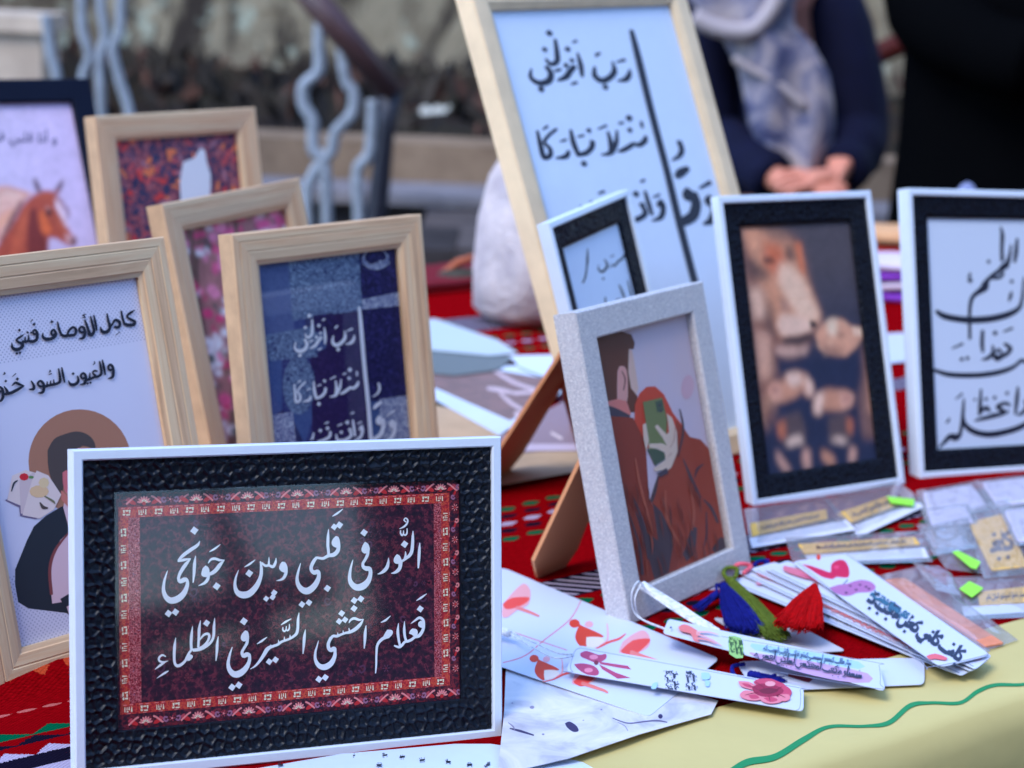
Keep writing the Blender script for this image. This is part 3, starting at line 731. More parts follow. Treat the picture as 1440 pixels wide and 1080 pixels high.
BLUEP = n.fin(n.mix(n.math('MULTIPLY', n.math('GREATER_THAN', orn, 0.53), 0.5), base, A(92, 121, 180)), 0.5, 0.3)
f = Frame('blue', 'oak', .0234, .016, 'oak frame with white calligraphy on dark blue patchwork print, behind the nearest frame', glass=True)
FR['blue'] = f
a = f.art(BLUEP); a.crop(320, 300, 3.175)
def tex_blue(name, c1, c2, sc, th=0.5):
    n = NT(name); o = n.noise(sc, 5, 0.7, dist=2.2)
    return n.fin(n.ramp(o, [(th - .06, c1), (th + .06, c2)]), 0.5, 0.3)
TEAL_P = tex_blue('teal_floral_print', A(26, 46, 110), A(118, 150, 196), 360)
NAVYQ = tex_blue('navy_print', A(12, 10, 70), A(54, 56, 140), 260, .57)
PALEQ = tex_blue('pale_blue_print', A(60, 76, 144), A(168, 188, 226), 340)
PURP = tex_blue('indigo_print', A(20, 14, 78), A(44, 34, 98), 200, .55)
a.poly([(140, 215), (280, 205), (300, 540), (160, 560)], tex_blue('grey_blue_print', A(50, 72, 135), A(86, 110, 171), 1100))
a.poly([(270, 205), (590, 165), (600, 430), (290, 480)], TEAL_P); a.poly([(586, 165), (785, 150), (800, 380), (600, 410)], NAVYQ)
a.poly([(600, 385), (770, 350), (790, 410), (605, 432)], PALEQ); a.poly([(600, 430), (800, 408), (840, 820), (640, 840)], NAVYQ)
a.poly([(440, 460), (600, 432), (650, 1040), (380, 1045), (370, 640), (440, 600)], PURP); a.poly([(160, 545), (400, 500), (400, 640), (190, 660)], TEAL_P)
a.disc(318, 768, 72, TEAL_P, 24, 130); a.poly([(200, 900), (290, 885), (310, 1060), (215, 1070)], PALEQ); a.poly([(675, 830), (840, 805), (860, 1050), (690, 1060)], PALEQ)
a.poly([(380, 455), (470, 445), (480, 520), (390, 530)], NAVYQ); a.disc(660, 205, 62, PALEQ, 16, 48); a.disc(660, 195, 48, NAVYQ, 14, 36)
for i in range(7): a.disc(612 + 17 * i, 225 + 10 * math.sin(i), 9, PALEQ, 8)
a.poly([(768, 160), (776, 159), (846, 1060), (838, 1060)], ink(150, 150, 205))
l = f.letters(a); l.crop(400, 430, 5.4); verse(l, WI); f.finish(a, l)
FB = f
# ---------------------------------------------------------------- the big pale frame at the back
f = Frame('big', 'pine', .023, .018, 'tall pale wooden frame with black verse on white paper, highest of all', group='framed prints standing on the stall')
FR['big'] = f
a = f.art(PAPER); l = f.letters(a)
BLKI = plain('black_ink', (0.014, 0.016, 0.03, 1), 0.45, 0.35)
src = [FB.pl.uv(400 + x / 5.4, 430 + y / 5.4, FB.dp) for x, y in ((562, 10), (112, 376), (255, 745))]
dst = [f.pl.uv(x, y, f.dp) for x, y in ((887.5, 43), (760.5, 125.4), (820.7, 230))]
M3 = Matrix(((src[0][0], src[1][0], src[2][0]), (src[0][1], src[1][1], src[2][1]), (1, 1, 1))).inverted()
D3 = Matrix(((dst[0][0], dst[1][0], dst[2][0]), (dst[0][1], dst[1][1], dst[2][1]), (1, 1, 1)))
AF = D3 @ M3
def aff(u, v):
    p = AF @ Vector((u, v, 1)); return p.x, p.y
l.pl = f.pl
class LA(Art): pass
def p_aff(x, y, d):
    u, v = FB.pl.uv(400 + x / 5.4, 430 + y / 5.4, FB.dp); u, v = aff(u, v)
    return f.pl.P(u, v, d)
l.p = p_aff
for i_, s_ in enumerate(VERSE[:-6] + [VERSE[-6][:-1] + [(690, 1420, 32)]] + VERSE[-5:]): l.stroke([(x, y, w * (1.12 if i_ < len(VERSE) - 5 else 1.45)) for x, y, w in s_], BLKI)
for x, y, h in VDOTS: l.dot(x, y, h, BLKI)
for b in VBLOB: l.poly(b, BLKI, 3)
f.finish(a, l)
# ---------------------------------------------------------------- oak frame, song verse and a man with cards
n = NT('dotted_white_print')
wv = n.wave(150, 0, n.map((1, 1, 1), (0, R(45), 0)), 'X'); wv2 = n.wave(150, 0, n.map((1, 1, 1), (0, R(-45), 0)), 'X')
z = n.xyz()[2]
msk = n.math('MULTIPLY', n.math('GREATER_THAN', n.math('MULTIPLY', wv, wv2), 0.5), n.math('GREATER_THAN', n.math('ABSOLUTE', n.math('SUBTRACT', z, 0.128)), 0.062))
DOTTED = n.fin(n.mix(n.math('MULTIPLY', msk, 0.55), A(196, 206, 250), A(120, 126, 176)), 0.55, 0.3)
f = Frame('kamel', 'oak', .0234, .016, 'oak frame at the left with two lines of black verse above a suited man')
FR['kamel'] = f
a = f.art(DOTTED); a.crop(0, 560, 4.5)
TAN, HAIR, SKIN_I, SUIT, LILAC, COLL = ink(158, 116, 104), ink(74, 68, 74), ink(206, 150, 160), ink(36, 44, 60), ink(206, 186, 216), ink(122, 66, 74)
a.disc(505, 400, 325, TAN, 40, 330)
a.poly([(95, 1085), (170, 900), (215, 810), (290, 745), (380, 690), (430, 670), (520, 760), (700, 1000), (700, 1340), (430, 1360), (180, 1330), (115, 1290), (95, 1180)], SUIT)
a.poly([(410, 640), (440, 690), (445, 850), (560, 1000), (620, 1250), (330, 1300), (315, 1150), (330, 1000), (380, 900), (440, 840), (400, 690)], LILAC, 0)
a.stroke([(435, 850, 10), (350, 960, 18), (315, 1080, 20), (325, 1240, 20)], COLL)
a.poly([(300, 330), (340, 260), (400, 230), (480, 210), (545, 225), (590, 265), (600, 320), (520, 300), (490, 360), (470, 470), (420, 480), (400, 560), (385, 610), (335, 540), (305, 440)], HAIR, 3)
a.poly([(490, 315), (600, 318), (640, 420), (630, 540), (570, 640), (450, 650), (420, 600), (410, 500), (440, 450), (470, 470)], SKIN_I)
a.poly([(395, 470), (425, 455), (440, 490), (435, 560), (415, 600), (398, 540)], ink(196, 110, 130), 3); a.poly([(385, 580), (450, 640), (440, 700), (385, 640)], ink(190, 120, 120))
a.poly([(380, 1270), (430, 1240), (600, 1230), (560, 1340), (430, 1370)], SUIT)
a.poly([(420, 1060 + 260), (470, 1290), (520, 1330), (440, 1380)], LILAC)
CARD, CARD2 = ink(214, 204, 222), ink(196, 186, 208)
a.poly([(30, 645), (120, 690), (125, 745), (225, 765), (330, 700), (300, 640), (120, 600)], ink(110, 104, 150))
a.poly([(45, 645), (75, 490), (160, 455), (250, 480), (220, 620), (130, 680)], CARD); a.poly([(130, 730), (120, 520), (210, 470), (300, 520), (260, 740)], CARD2)
a.poly([(200, 520), (230, 458), (305, 490), (385, 610), (340, 705), (250, 762), (140, 740)], CARD)
a.disc(150, 498, 30, ink(196, 40, 60), 8, 24); a.disc(195, 500, 18, ink(90, 140, 90), 6, 10); a.disc(245, 590, 62, ink(222, 186, 160), 10, 40); a.disc(275, 535, 34, ink(226, 196, 170), 8)
a.stroke([(70, 590, 6), (85, 540, 12), (110, 520, 6)], SUIT); a.stroke([(250, 660, 8), (270, 690, 22), (300, 695, 8)], HAIR); a.stroke([(280, 620, 8), (330, 650, 14), (345, 668, 5)], ink(110, 116, 100))
l = f.letters(a); l.crop(0, 420, 6.75)
KAM = [[(1275, 110, 8), (1240, 130, 22), (1206, 158, 24), (1206, 180, 20), (1245, 200, 26), (1274, 220, 28), (1262, 246, 32), (1215, 250, 32), (1172, 240, 26)], [(1146, 118, 16), (1156, 180, 22), (1176, 242, 24)],
       [(1040, 272, 24), (1066, 235, 20), (1085, 206, 26), (1116, 210, 28), (1132, 240, 28), (1118, 272, 28), (1082, 268, 24)], [(1010, 143, 14), (1020, 200, 24), (1036, 268, 28), (1022, 305, 32), (985, 320, 34), (956, 302, 28), (950, 268, 8)], [(1092, 348, 6), (1132, 316, 8)],
       [(884, 158, 14), (900, 230, 24), (912, 302, 16)], [(853, 168, 14), (870, 240, 24), (886, 305, 28), (862, 345, 34), (828, 332, 20)], [(798, 202, 14), (820, 262, 26), (850, 345, 26)], [(776, 182, 8), (808, 178, 10)], [(808, 148, 8), (784, 158, 14), (798, 172, 10)],
       [(798, 318, 24), (762, 318, 24), (745, 292, 22), (768, 268, 22), (792, 285, 26), (800, 335, 28), (782, 372, 28), (742, 382, 10)],
       [(632, 345, 20), (650, 302, 24), (688, 272, 24), (714, 295, 26), (702, 342, 28), (645, 350, 28), (600, 354, 28), (575, 340, 26)], [(540, 222, 14), (554, 290, 24), (578, 350, 24)],
       [(524, 335, 24), (492, 348, 22), (480, 320, 22), (500, 296, 22), (520, 318, 26), (520, 352, 28), (482, 380, 30), (432, 384, 32), (402, 364, 26), (400, 325, 8)],
       [(350, 330, 22), (316, 336, 20), (306, 312, 20), (326, 298, 22), (346, 325, 26), (342, 385, 30), (302, 408, 28), (262, 402, 26), (228, 412, 24), (206, 405, 22)], [(265, 345, 10), (264, 395, 24)], [(232, 362, 10), (230, 408, 22)],
       [(218, 342, 8), (185, 365, 22), (150, 392, 20), (172, 415, 24), (206, 428, 28), (200, 462, 30), (152, 484, 34), (112, 466, 28), (106, 420, 8)], [(282, 222, 6), (302, 198, 10)],
       [(1068, 670, 22), (1034, 678, 22), (1020, 650, 22), (1040, 627, 22), (1062, 648, 26), (1070, 695, 28), (1058, 745, 28), (1018, 760, 8)], [(964, 582, 14), (978, 650, 24), (992, 722, 16)], [(938, 595, 14), (950, 660, 24), (954, 712, 26), (925, 738, 26), (888, 744, 26)],
       [(918, 690, 14), (890, 686, 20), (872, 702, 16), (886, 722, 22), (906, 738, 24)], [(845, 705, 10), (844, 758, 24)], [(890, 744, 26), (845, 764, 26), (800, 775, 26)],
       [(808, 752, 22), (772, 755, 22), (760, 730, 22), (782, 708, 22), (804, 730, 26), (806, 775, 28), (790, 808, 28), (752, 816, 8)], [(728, 735, 14), (735, 785, 28), (702, 815, 30), (660, 812, 28), (642, 778, 8)], [(876, 630, 8), (890, 612, 14), (886, 596, 8)],
       [(578, 655, 14), (590, 720, 24), (606, 795, 16)], [(548, 665, 14), (560, 740, 24), (560, 788, 28), (530, 808, 26), (490, 818, 26), (450, 826, 26), (410, 838, 26)], [(502, 768, 10), (505, 812, 22)], [(472, 780, 10), (472, 822, 22)], [(440, 788, 10), (438, 832, 22)],
       [(405, 832, 22), (368, 832, 22), (350, 806, 22), (374, 782, 22), (402, 805, 26), (408, 850, 28), (394, 890, 28), (350, 896, 8)], [(288, 782, 12), (312, 825, 26), (308, 858, 28), (268, 862, 12)], [(456, 722, 10), (482, 712, 10)], [(456, 700, 8), (470, 690, 14), (462, 678, 8)],
       [(104, 828, 8), (138, 800, 24), (176, 814, 24), (222, 828, 8)], [(214, 830, 18), (162, 862, 28), (102, 892, 30), (66, 902, 26)], [(30, 835, 12), (56, 872, 26), (60, 902, 28), (14, 908, 16)],
       [(10, 880, 22), (-26, 880, 22), (-30, 850, 22), (-4, 842, 22), (16, 870, 26), (20, 930, 28), (-2, 970, 24), (-40, 980, 8)], [(108, 742, 6), (142, 712, 10)], [(22, 722, 8), (38, 712, 14), (30, 700, 8)]]
for s_ in KAM: l.stroke(s_, BLKI)
for x, y, h in ((483, 222, 17), (315, 244, 17), (252, 322, 13), (286, 324, 13), (175, 300, 16), (150, 522, 14), (180, 516, 14), (850, 800, 13), (822, 806, 13), (684, 714, 16), (155, 764, 17), (45, 784, 15)): l.dot(x, y, h, BLKI)
f.finish(a, l)
# ---------------------------------------------------------------- oak frame with blossom photograph
f = Frame('flower', 'oak', .0234, .016, 'oak frame with pink blossom picture, half hidden between two oak frames of verse')
FR['flower'] = f; rnd = random.Random(11); LY = []
def spot(x, y, r, ry=None, n=10, ph=0.0): return [(x + r * math.cos(6.283 * i / n + ph), y + (ry or r) * math.sin(6.283 * i / n + ph)) for i in range(n)]
PKC = [(222, 84, 156), (200, 50, 128), (232, 130, 184), (186, 40, 110)]
for i in range(10): x = rnd.uniform(250, 420); LY.append(([(x, 300), (x + 6, 300), (x + rnd.uniform(-60, 60), 640), (x + rnd.uniform(-60, 60), 640)], (96, 70, 72), 1))
for i in range(330):
    x, y = rnd.uniform(245, 470), rnd.uniform(280, 640)
    low = (y - 290) / 340
    c = (216, 218, 250) if rnd.random() < .36 else rnd.choice(PKC) if rnd.random() > low * .55 else rnd.choice(((70, 70, 76), (96, 92, 84), (60, 76, 84)))
    r = rnd.uniform(3, 11)
    for k in range(2): LY.append((spot(x + rnd.uniform(-r, r), y + rnd.uniform(-r, r), r * .8, r * .6), c, 1))
f.photo((150, 104, 118), LY, (0, 0, 1), 1, .05, 4, 110)
# ---------------------------------------------------------------- oak frame, white cat-like cut-out on a carpet pattern
CARP = carpet_field('old_carpet_print', [(0.25, A(40, 48, 92)), (0.5, A(62, 60, 100)), (0.64, A(140, 70, 86)), (0.74, A(160, 104, 124)), (0.85, A(64, 66, 110))], 130)
f = Frame('carpet', 'oak', .0234, .016, 'oak frame with white silhouette on a red and blue carpet pattern')
FR['carpet'] = f
a = f.art(CARP); a.mm(); rnd = random.Random(3); a.step = 1.2e-5; a.cycle(60)
RR = [ink(190, 66, 74), ink(176, 80, 96), ink(206, 120, 90), ink(150, 110, 140), ink(56, 64, 110)]
for i in range(150):
    u, v = rnd.uniform(24, 166), rnd.uniform(100, 240)
    a.disc(u, v, rnd.uniform(3, 7), rnd.choice(RR), 8, rnd.uniform(1.5, 3), rnd.uniform(0, 3))
a.endcycle(); a.crop(130, 130, 4.5)
a.poly([(540, 820), (555, 675), (550, 560), (572, 440), (640, 415), (668, 370), (685, 350), (710, 370), (720, 440), (745, 520), (745, 600), (735, 690), (740, 820)], ink(205, 222, 255))
f.finish(a)
# ---------------------------------------------------------------- dark frame with the horse
f = Frame('horse', 'navy', .0236, .018, 'navy black frame with a chestnut horse head on lilac paper, upper left corner')
FR['horse'] = f
HL = [(p_, c_) for p_, c_ in (([(-160, 620), (-60, 560), (60, 545), (180, 580), (280, 610), (230, 660), (150, 780), (100, 930), (20, 1010), (-160, 1100)], (196, 156, 160)),
               ([(-80, 700), (60, 590), (200, 620), (120, 720), (-20, 780)], (214, 180, 184)), ([(-60, 860), (60, 760), (130, 740), (60, 860), (-40, 940)], (206, 160, 150)),
               ([(-200, 1300), (-60, 1120), (10, 1000), (120, 840), (190, 710), (250, 650), (330, 600), (390, 582), (460, 600), (505, 660), (530, 760), (565, 880), (605, 965), (638, 990), (640, 1030), (605, 1058), (545, 1035), (470, 990), (415, 985), (400, 1110), (430, 1320)], (156, 74, 62)),
               ([(250, 760), (300, 720), (330, 900), (390, 980), (400, 1100), (420, 1300), (240, 1300), (225, 900)], (112, 48, 50)), ([(150, 900), (200, 760), (250, 700), (230, 880), (190, 1080), (120, 1200), (60, 1200)], (172, 86, 68)),
               ([(325, 800), (360, 740), (400, 830), (440, 920), (400, 970), (350, 940)], (196, 100, 64)), ([(470, 640), (500, 690), (540, 790), (575, 890), (560, 900), (510, 800), (470, 720)], (216, 206, 244)),
               ([(540, 950), (600, 960), (635, 995), (636, 1030), (600, 1050), (560, 1020)], (186, 150, 170)), ([(600, 1000), (636, 990), (642, 1030), (612, 1058)], (70, 50, 70)),
               ([(278, 490), (298, 478), (330, 540), (352, 582), (330, 618), (292, 560)], (70, 44, 56)), ([(528, 478), (536, 520), (515, 580), (482, 622), (455, 600), (490, 545)], (76, 44, 56)),
               ([(460, 600), (495, 560), (500, 600), (478, 625)], (170, 82, 70)))]
def band(pts):
    a_, b_ = [], []
    for i, (x, y, w) in enumerate(pts):
        x0, y0 = pts[max(i - 1, 0)][:2]; x1, y1 = pts[min(i + 1, len(pts) - 1)][:2]; l_ = math.hypot(x1 - x0, y1 - y0); a_.append((x - (y1 - y0) / l_ * w / 2, y + (x1 - x0) / l_ * w / 2)); b_.append((x + (y1 - y0) / l_ * w / 2, y - (x1 - x0) / l_ * w / 2))
    return a_ + b_[::-1]
HL += [(band([(190, 680, 20), (120, 790, 34), (60, 920, 30), (10, 1010, 14)]), (86, 50, 66)), (band([(488, 640, 10), (540, 705, 22), (572, 760, 26), (585, 835, 5)]), (110, 70, 76)), (spot(412, 772, 26, 34), (36, 32, 46), 1), (band([(380, 745, 6), (405, 725, 12), (440, 750, 6)]), (206, 170, 180), 1),
       (band([(210, 780, 10), (180, 900, 18), (110, 1060, 10)]), (206, 116, 84), 2, .6), (band([(470, 800, 12), (520, 880, 18), (580, 960, 10)]), (196, 120, 96), 2, .7), (band([(300, 640, 14), (380, 620, 18), (440, 660, 10)]), (196, 110, 84), 2, .7), (band([(-60, 640, 10), (60, 600, 14), (170, 640, 8)]), (226, 200, 206), 1, .8), (band([(-60, 740, 10), (40, 690, 14), (130, 720, 8)]), (176, 124, 130), 1, .7)]
f.photo(lambda gu, gv: np.array(A(176, 184, 234)[:3]) * (1 - gu[..., None]) + np.array(A(190, 182, 240)[:3]) * gu[..., None], HL, (0, 170, 6.0), 1, .03, 2, 130)
a = Art(f.pl, f.dp + 1e-4); a.pd = f.dp; a.clip = (f.o, f.w - f.o, f.o, f.h - f.o)
l = f.letters(a); l.crop(0, 0, 1); l.text('و أنا قلبي في', 80, 201, 1, .04, 19, ink(58, 60, 110), 0.012); l.build('lettering', f.print)
# ---------------------------------------------------------------- lions
f = Frame('lion', 'white', .0244, .0085, 'white frame with black border around a lion and cubs, right of the silver one')
FR['lion'] = f
LC = dict(t=(190, 140, 124), o=(176, 104, 84), d=(84, 72, 82), w=(214, 190, 192), g=(128, 106, 110), p=(198, 158, 154), k=(30, 30, 44))
C1, C2 = (1000, 250, 4.5), (1000, 480, 4.5)
LL = [(p_, c_, b_, o_, C1) for p_, c_, b_, o_ in (([(170, 290), (330, 290), (430, 320), (560, 400), (600, 560), (620, 700), (690, 870), (690, 940), (640, 960), (620, 1060), (520, 1130), (400, 1110), (390, 1500), (300, 1640), (230, 1300), (200, 650)], (124, 88, 84), 6, .95),
    ([(185, 300), (310, 305), (330, 420), (290, 520), (240, 460)], (206, 152, 132), 5, .9), ([(300, 330), (430, 340), (540, 430), (592, 600), (640, 740), (690, 880), (680, 930), (620, 960), (560, 1000), (440, 1000), (385, 900), (335, 760), (290, 640), (280, 470)], (188, 138, 120), 4, .95),
    ([(320, 420), (430, 410), (475, 520), (440, 610), (345, 590)], (186, 98, 74), 5, .85), ([(330, 300), (480, 320), (500, 400), (420, 400), (350, 370)], (96, 84, 90), 5, .7), ([(520, 420), (570, 405), (592, 560), (590, 630), (560, 590)], (190, 112, 88), 2, .9), ([(470, 420), (520, 430), (540, 520), (500, 540), (465, 500)], (84, 66, 70), 3, .8),
    ([(210, 500), (290, 530), (380, 610), (340, 660), (250, 640)], (76, 64, 72), 4, .8), ([(430, 540), (505, 550), (585, 645), (635, 755), (690, 880), (640, 920), (570, 890), (490, 790), (425, 660)], (212, 184, 176), 4, .95), ([(318, 512), (380, 500), (412, 530), (350, 548)], (66, 46, 48), 2, .9),
    ([(440, 860), (560, 870), (645, 920), (620, 975), (540, 1010), (450, 1000), (415, 930)], (214, 186, 184), 3, .9), ([(430, 760), (490, 780), (500, 840), (450, 850)], (140, 112, 112), 3, .8), ([(622, 900), (664, 912), (672, 950), (632, 952)], (38, 34, 46), 1, .95), ([(450, 1015), (620, 985), (650, 1010), (560, 1065), (460, 1060)], (54, 46, 58), 2, .9),
    ([(420, 1065), (560, 1075), (620, 1055), (600, 1110), (480, 1130), (400, 1100)], (196, 166, 166), 3, .85), ([(240, 690), (330, 700), (350, 880), (270, 900)], (206, 176, 170), 4, .85), ([(345, 740), (400, 850), (395, 1040), (350, 980)], (84, 70, 76), 4, .7), ([(275, 960), (370, 990), (385, 1240), (310, 1290)], (190, 154, 148), 4, .85),
    ([(655, 990), (700, 930), (760, 893), (830, 893), (885, 940), (978, 955), (965, 1000), (930, 1060), (850, 1130), (760, 1115), (690, 1085)], (196, 150, 136), 2, .95), ([(735, 905), (800, 890), (790, 1000), (740, 990)], (226, 204, 198), 3, .8), ([(890, 945), (978, 955), (960, 1000), (905, 1000)], (222, 186, 178), 1, .9), ([(800, 990), (840, 985), (838, 1008), (806, 1012)], (110, 78, 76), 2, .7), ([(690, 1040), (760, 1060), (850, 1090), (800, 1130), (720, 1110)], (120, 92, 92), 3, .7),
    ([(950, 1040), (1000, 1100), (1040, 1400), (1040, 1650), (960, 1650), (930, 1400), (960, 1250)], (120, 92, 94), 4, .85), ([(985, 1200), (1020, 1300), (1030, 1500), (990, 1480)], (176, 134, 124), 3, .8))]
LL += [(p_, LC[c_], 3, .85, C2) for p_, c_ in (([(358, 290), (400, 250), (445, 255), (480, 205), (540, 193), (600, 208), (640, 270), (648, 345), (600, 350), (580, 310), (540, 350), (460, 385), (400, 388), (365, 335)], 't'), ([(480, 205), (560, 200), (580, 260), (520, 290), (480, 260)], 'w'), ([(590, 205), (640, 270), (645, 345), (605, 330)], 'w'), ([(365, 300), (400, 265), (450, 290), (440, 370), (390, 380)], 'p'),
               ([(650, 360), (680, 330), (740, 300), (800, 310), (850, 308), (905, 345), (890, 405), (830, 442), (750, 440), (700, 430), (690, 462), (652, 455)], 't'), ([(660, 340), (720, 320), (700, 420), (690, 465), (650, 455)], 'w'), ([(810, 320), (900, 340), (885, 400), (820, 420)], 'p'),
               ([(440, 480), (560, 440), (600, 560), (590, 660), (470, 670), (420, 600)], 'd'), ([(480, 620), (560, 590), (590, 640), (480, 665)], 'w'), ([(740, 480), (870, 450), (900, 600), (860, 650), (750, 640)], 'd'), ([(750, 630), (800, 600), (860, 620), (850, 650)], 'w'),
               ([(410, 680), (440, 720), (510, 820), (470, 832), (420, 760)], 'p'), ([(590, 670), (625, 690), (630, 810), (590, 810), (575, 740)], 'p'), ([(700, 680), (770, 720), (790, 780), (750, 790), (700, 740)], 't'), ([(880, 660), (920, 680), (910, 765), (870, 770)], 'p'), ([(420, 520), (470, 500), (470, 620), (430, 610)], 'o'), ([(860, 480), (900, 500), (890, 590), (860, 570)], 'o'))] + [(spot(402, 310, 26), (140, 88, 90), 3, .8, C2), (spot(855, 362, 24), (140, 88, 90), 3, .8, C2)]
rnd = random.Random(8)
for i in range(26):
    x, y = rnd.uniform(200, 400), rnd.uniform(320, 1500); LL.append((band([(x, y, rnd.uniform(10, 30)), (x + rnd.uniform(-10, 50), y + 60, rnd.uniform(14, 36)), (x + rnd.uniform(0, 90), y + 130, 6)]), rnd.choice(((206, 164, 146), (110, 90, 96), (160, 118, 106), (196, 150, 136))), 3, .3, C1))
for i in range(10):
    x, y = rnd.uniform(660, 900), rnd.uniform(900, 1120); LL.append((spot(x, y, rnd.uniform(10, 26), rnd.uniform(8, 16)), rnd.choice(((214, 180, 166), (150, 110, 104), (196, 146, 128))), 2, .35, C1))
def lion_bg(gu, gv):
    v = gv[..., None]; lo, hi = np.array(A(34, 42, 74)[:3]), np.array(A(72, 70, 86)[:3]); t = np.clip((v - .42) / .4, 0, 1); return lo * (1 - t) + hi * t
f.photo(lion_bg, LL, C1, 2, .03, 6, 150)
# ---------------------------------------------------------------- right frame, bold prayer calligraphy
f = Frame('right', 'white', .0244, .013, 'white frame with black border around sweeping black calligraphy on pale paper, right edge')
FR['right'] = f
a = f.art(plain('pale_blue_paper', A(178, 200, 244), 0.5, 0.4)); l = f.letters(a); l.crop(1290, 300, 6.0)
for s_ in [[(160, 825, 24), (220, 865, 40), (330, 890, 42), (450, 900, 44), (600, 892, 44), (740, 862, 42), (835, 818, 34), (872, 770, 24), (888, 690, 20), (900, 540, 14)],
           [(700, 110, 8), (716, 180, 26), (712, 300, 24), (716, 400, 24)], [(842, 215, 18), (832, 330, 28), (820, 412, 18)], [(790, 265, 12), (775, 370, 24), (750, 440, 38), (735, 445, 44), (690, 485, 30), (640, 520, 28), (600, 555, 28), (578, 585, 36)],
           [(575, 585, 44), (565, 625, 52), (520, 660, 36), (475, 695, 28), (450, 750, 26), (440, 850, 22), (442, 1060, 20)], [(726, 500, 20), (700, 535, 24), (650, 548, 20), (610, 535, 18)],
           [(795, 660, 10), (785, 700, 24), (772, 745, 8)], [(728, 1000, 10), (800, 968, 16)], [(550, 990, 22), (545, 1100, 26), (552, 1170, 18)], [(425, 540, 12), (445, 520, 16), (440, 500, 8)]]: l.stroke([(x, y, w * 1.3) for x, y, w in s_], BLKI)
for x, y, h in ((600, 408, 20), (444, 566, 26), (795, 575, 20), (655, 1010, 24)): l.dot(x, y, h, BLKI)
l.crop(1290, 450, 5.4)
for s_ in [[(128, 380, 20), (220, 410, 28), (330, 420, 30), (470, 418, 30), (600, 400, 30), (700, 370, 26), (752, 338, 20), (790, 308, 22), (850, 320, 22), (930, 300, 14)], [(572, 195, 14), (572, 250, 22), (535, 288, 22), (488, 302, 8)],
           [(660, 180, 18), (705, 215, 26), (680, 255, 24), (640, 275, 28), (605, 290, 36), (575, 262, 22)], [(262, 216, 8), (345, 180, 14)], [(652, 88, 8), (722, 64, 12)], [(762, 508, 12), (755, 600, 24), (742, 712, 14)], [(820, 610, 26), (830, 660, 26), (790, 710, 20), (750, 720, 6)],
           [(700, 645, 20), (660, 632, 20), (605, 660, 22), (650, 690, 24), (620, 715, 22), (560, 722, 20)], [(545, 690, 22), (520, 665, 24), (480, 695, 22)], [(482, 525, 12), (476, 640, 22), (470, 722, 18)], [(435, 765, 10), (520, 742, 24), (640, 712, 22), (690, 690, 14)],
           [(350, 735, 14), (356, 785, 26), (400, 832, 32), (470, 860, 34), (560, 868, 36), (680, 846, 34), (780, 812, 32), (860, 760, 26), (900, 700, 16)], [(352, 598, 10), (345, 700, 20), (335, 800, 20), (320, 870, 24), (288, 890, 44), (245, 885, 30), (200, 930, 20), (163, 972, 8)],
           [(290, 600, 8), (340, 560, 12)], [(215, 780, 8), (235, 765, 14), (240, 745, 8)], [(640, 250, 14), (615, 225, 18), (595, 245, 14)]]: l.stroke([(x, y, w * 1.3) for x, y, w in s_], BLKI)
for x, y, h in ((585, 100, 17), (335, 298, 18), (378, 290, 18), (680, 555, 17), (585, 590, 17), (520, 600, 17), (435, 605, 13)): l.dot(x, y, h, BLKI)
f.finish(a, l)
# ---------------------------------------------------------------- small white and black frame in the middle
f = Frame('mid', 'white', .0273, .010, 'white frame with wide black border and thin handwriting, tucked between silver and tall pale ones', strut=(46, .44, .042), rim=.0097, out=.0045)
FR['mid'] = f
a = f.art(PAPER); l = f.letters(a); l.crop(780, 300, 7.2)
for s_ in [[(332, 355, 8), (330, 470, 26), (322, 560, 18), (308, 650, 20), (282, 705, 16)], [(502, 465, 12), (532, 530, 26), (482, 592, 28), (440, 562, 16), (446, 525, 8)], [(722, 385, 12), (690, 450, 24), (640, 490, 24), (602, 532, 22), (572, 512, 12)], [(560, 440, 10), (600, 425, 12)],
           [(652, 725, 14), (684, 800, 24), (704, 860, 20)], [(738, 680, 12), (775, 830, 20)], [(510, 850, 14), (514, 920, 22)], [(620, 880, 16), (660, 870, 22)], [(600, 980, 18), (660, 1060, 22)], [(480, 1000, 16), (540, 1080, 22), (600, 1100, 18)]]: l.stroke(s_, BLKI)
l.dot(490, 662, 16, BLKI); l.dot(560, 545, 12, BLKI); f.finish(a, l)
# ---------------------------------------------------------------- silver glitter frame: a couple and a green phone
f = Frame('grey', 'glitter', .02, .018, 'silver glitter frame with drawing of a couple in rust coats, green phone', strut=(37, .32, .028), glass=True)
FR['grey'] = f
n = NT('lilac_print'); a = f.art(n.fin(n.ramp(n.noise(14, 3), [(0.35, A(196, 192, 230)), (0.7, A(206, 194, 222))]), 0.55, 0.3)); a.crop(770, 380, 4.5)
BRN, SK2, PNK, DKC, ORG, RUST, RUST2, GRN, GRN2, PALE = ink(98, 60, 52), ink(216, 186, 190), ink(214, 128, 132), ink(70, 64, 86), ink(196, 72, 56), ink(134, 58, 50), ink(150, 66, 54), ink(112, 128, 92), ink(70, 92, 84), ink(220, 196, 196)
FOLD, FOLD2 = ink(74, 62, 78), ink(104, 54, 56)
a.poly([(300, 420), (320, 410), (460, 384), (500, 398), (530, 405), (552, 460), (545, 500), (515, 500), (510, 640), (535, 740), (570, 800), (550, 900), (500, 900), (440, 840), (350, 850)], BRN)
a.poly([(514, 500), (535, 505), (552, 600), (575, 745), (562, 790), (528, 745), (510, 640)], SK2); a.poly([(440, 830), (442, 640), (468, 605), (500, 630), (508, 740), (500, 840)], ink(212, 160, 168), 2); a.stroke([(470, 640, 6), (490, 690, 8), (480, 760, 6)], FOLD2)
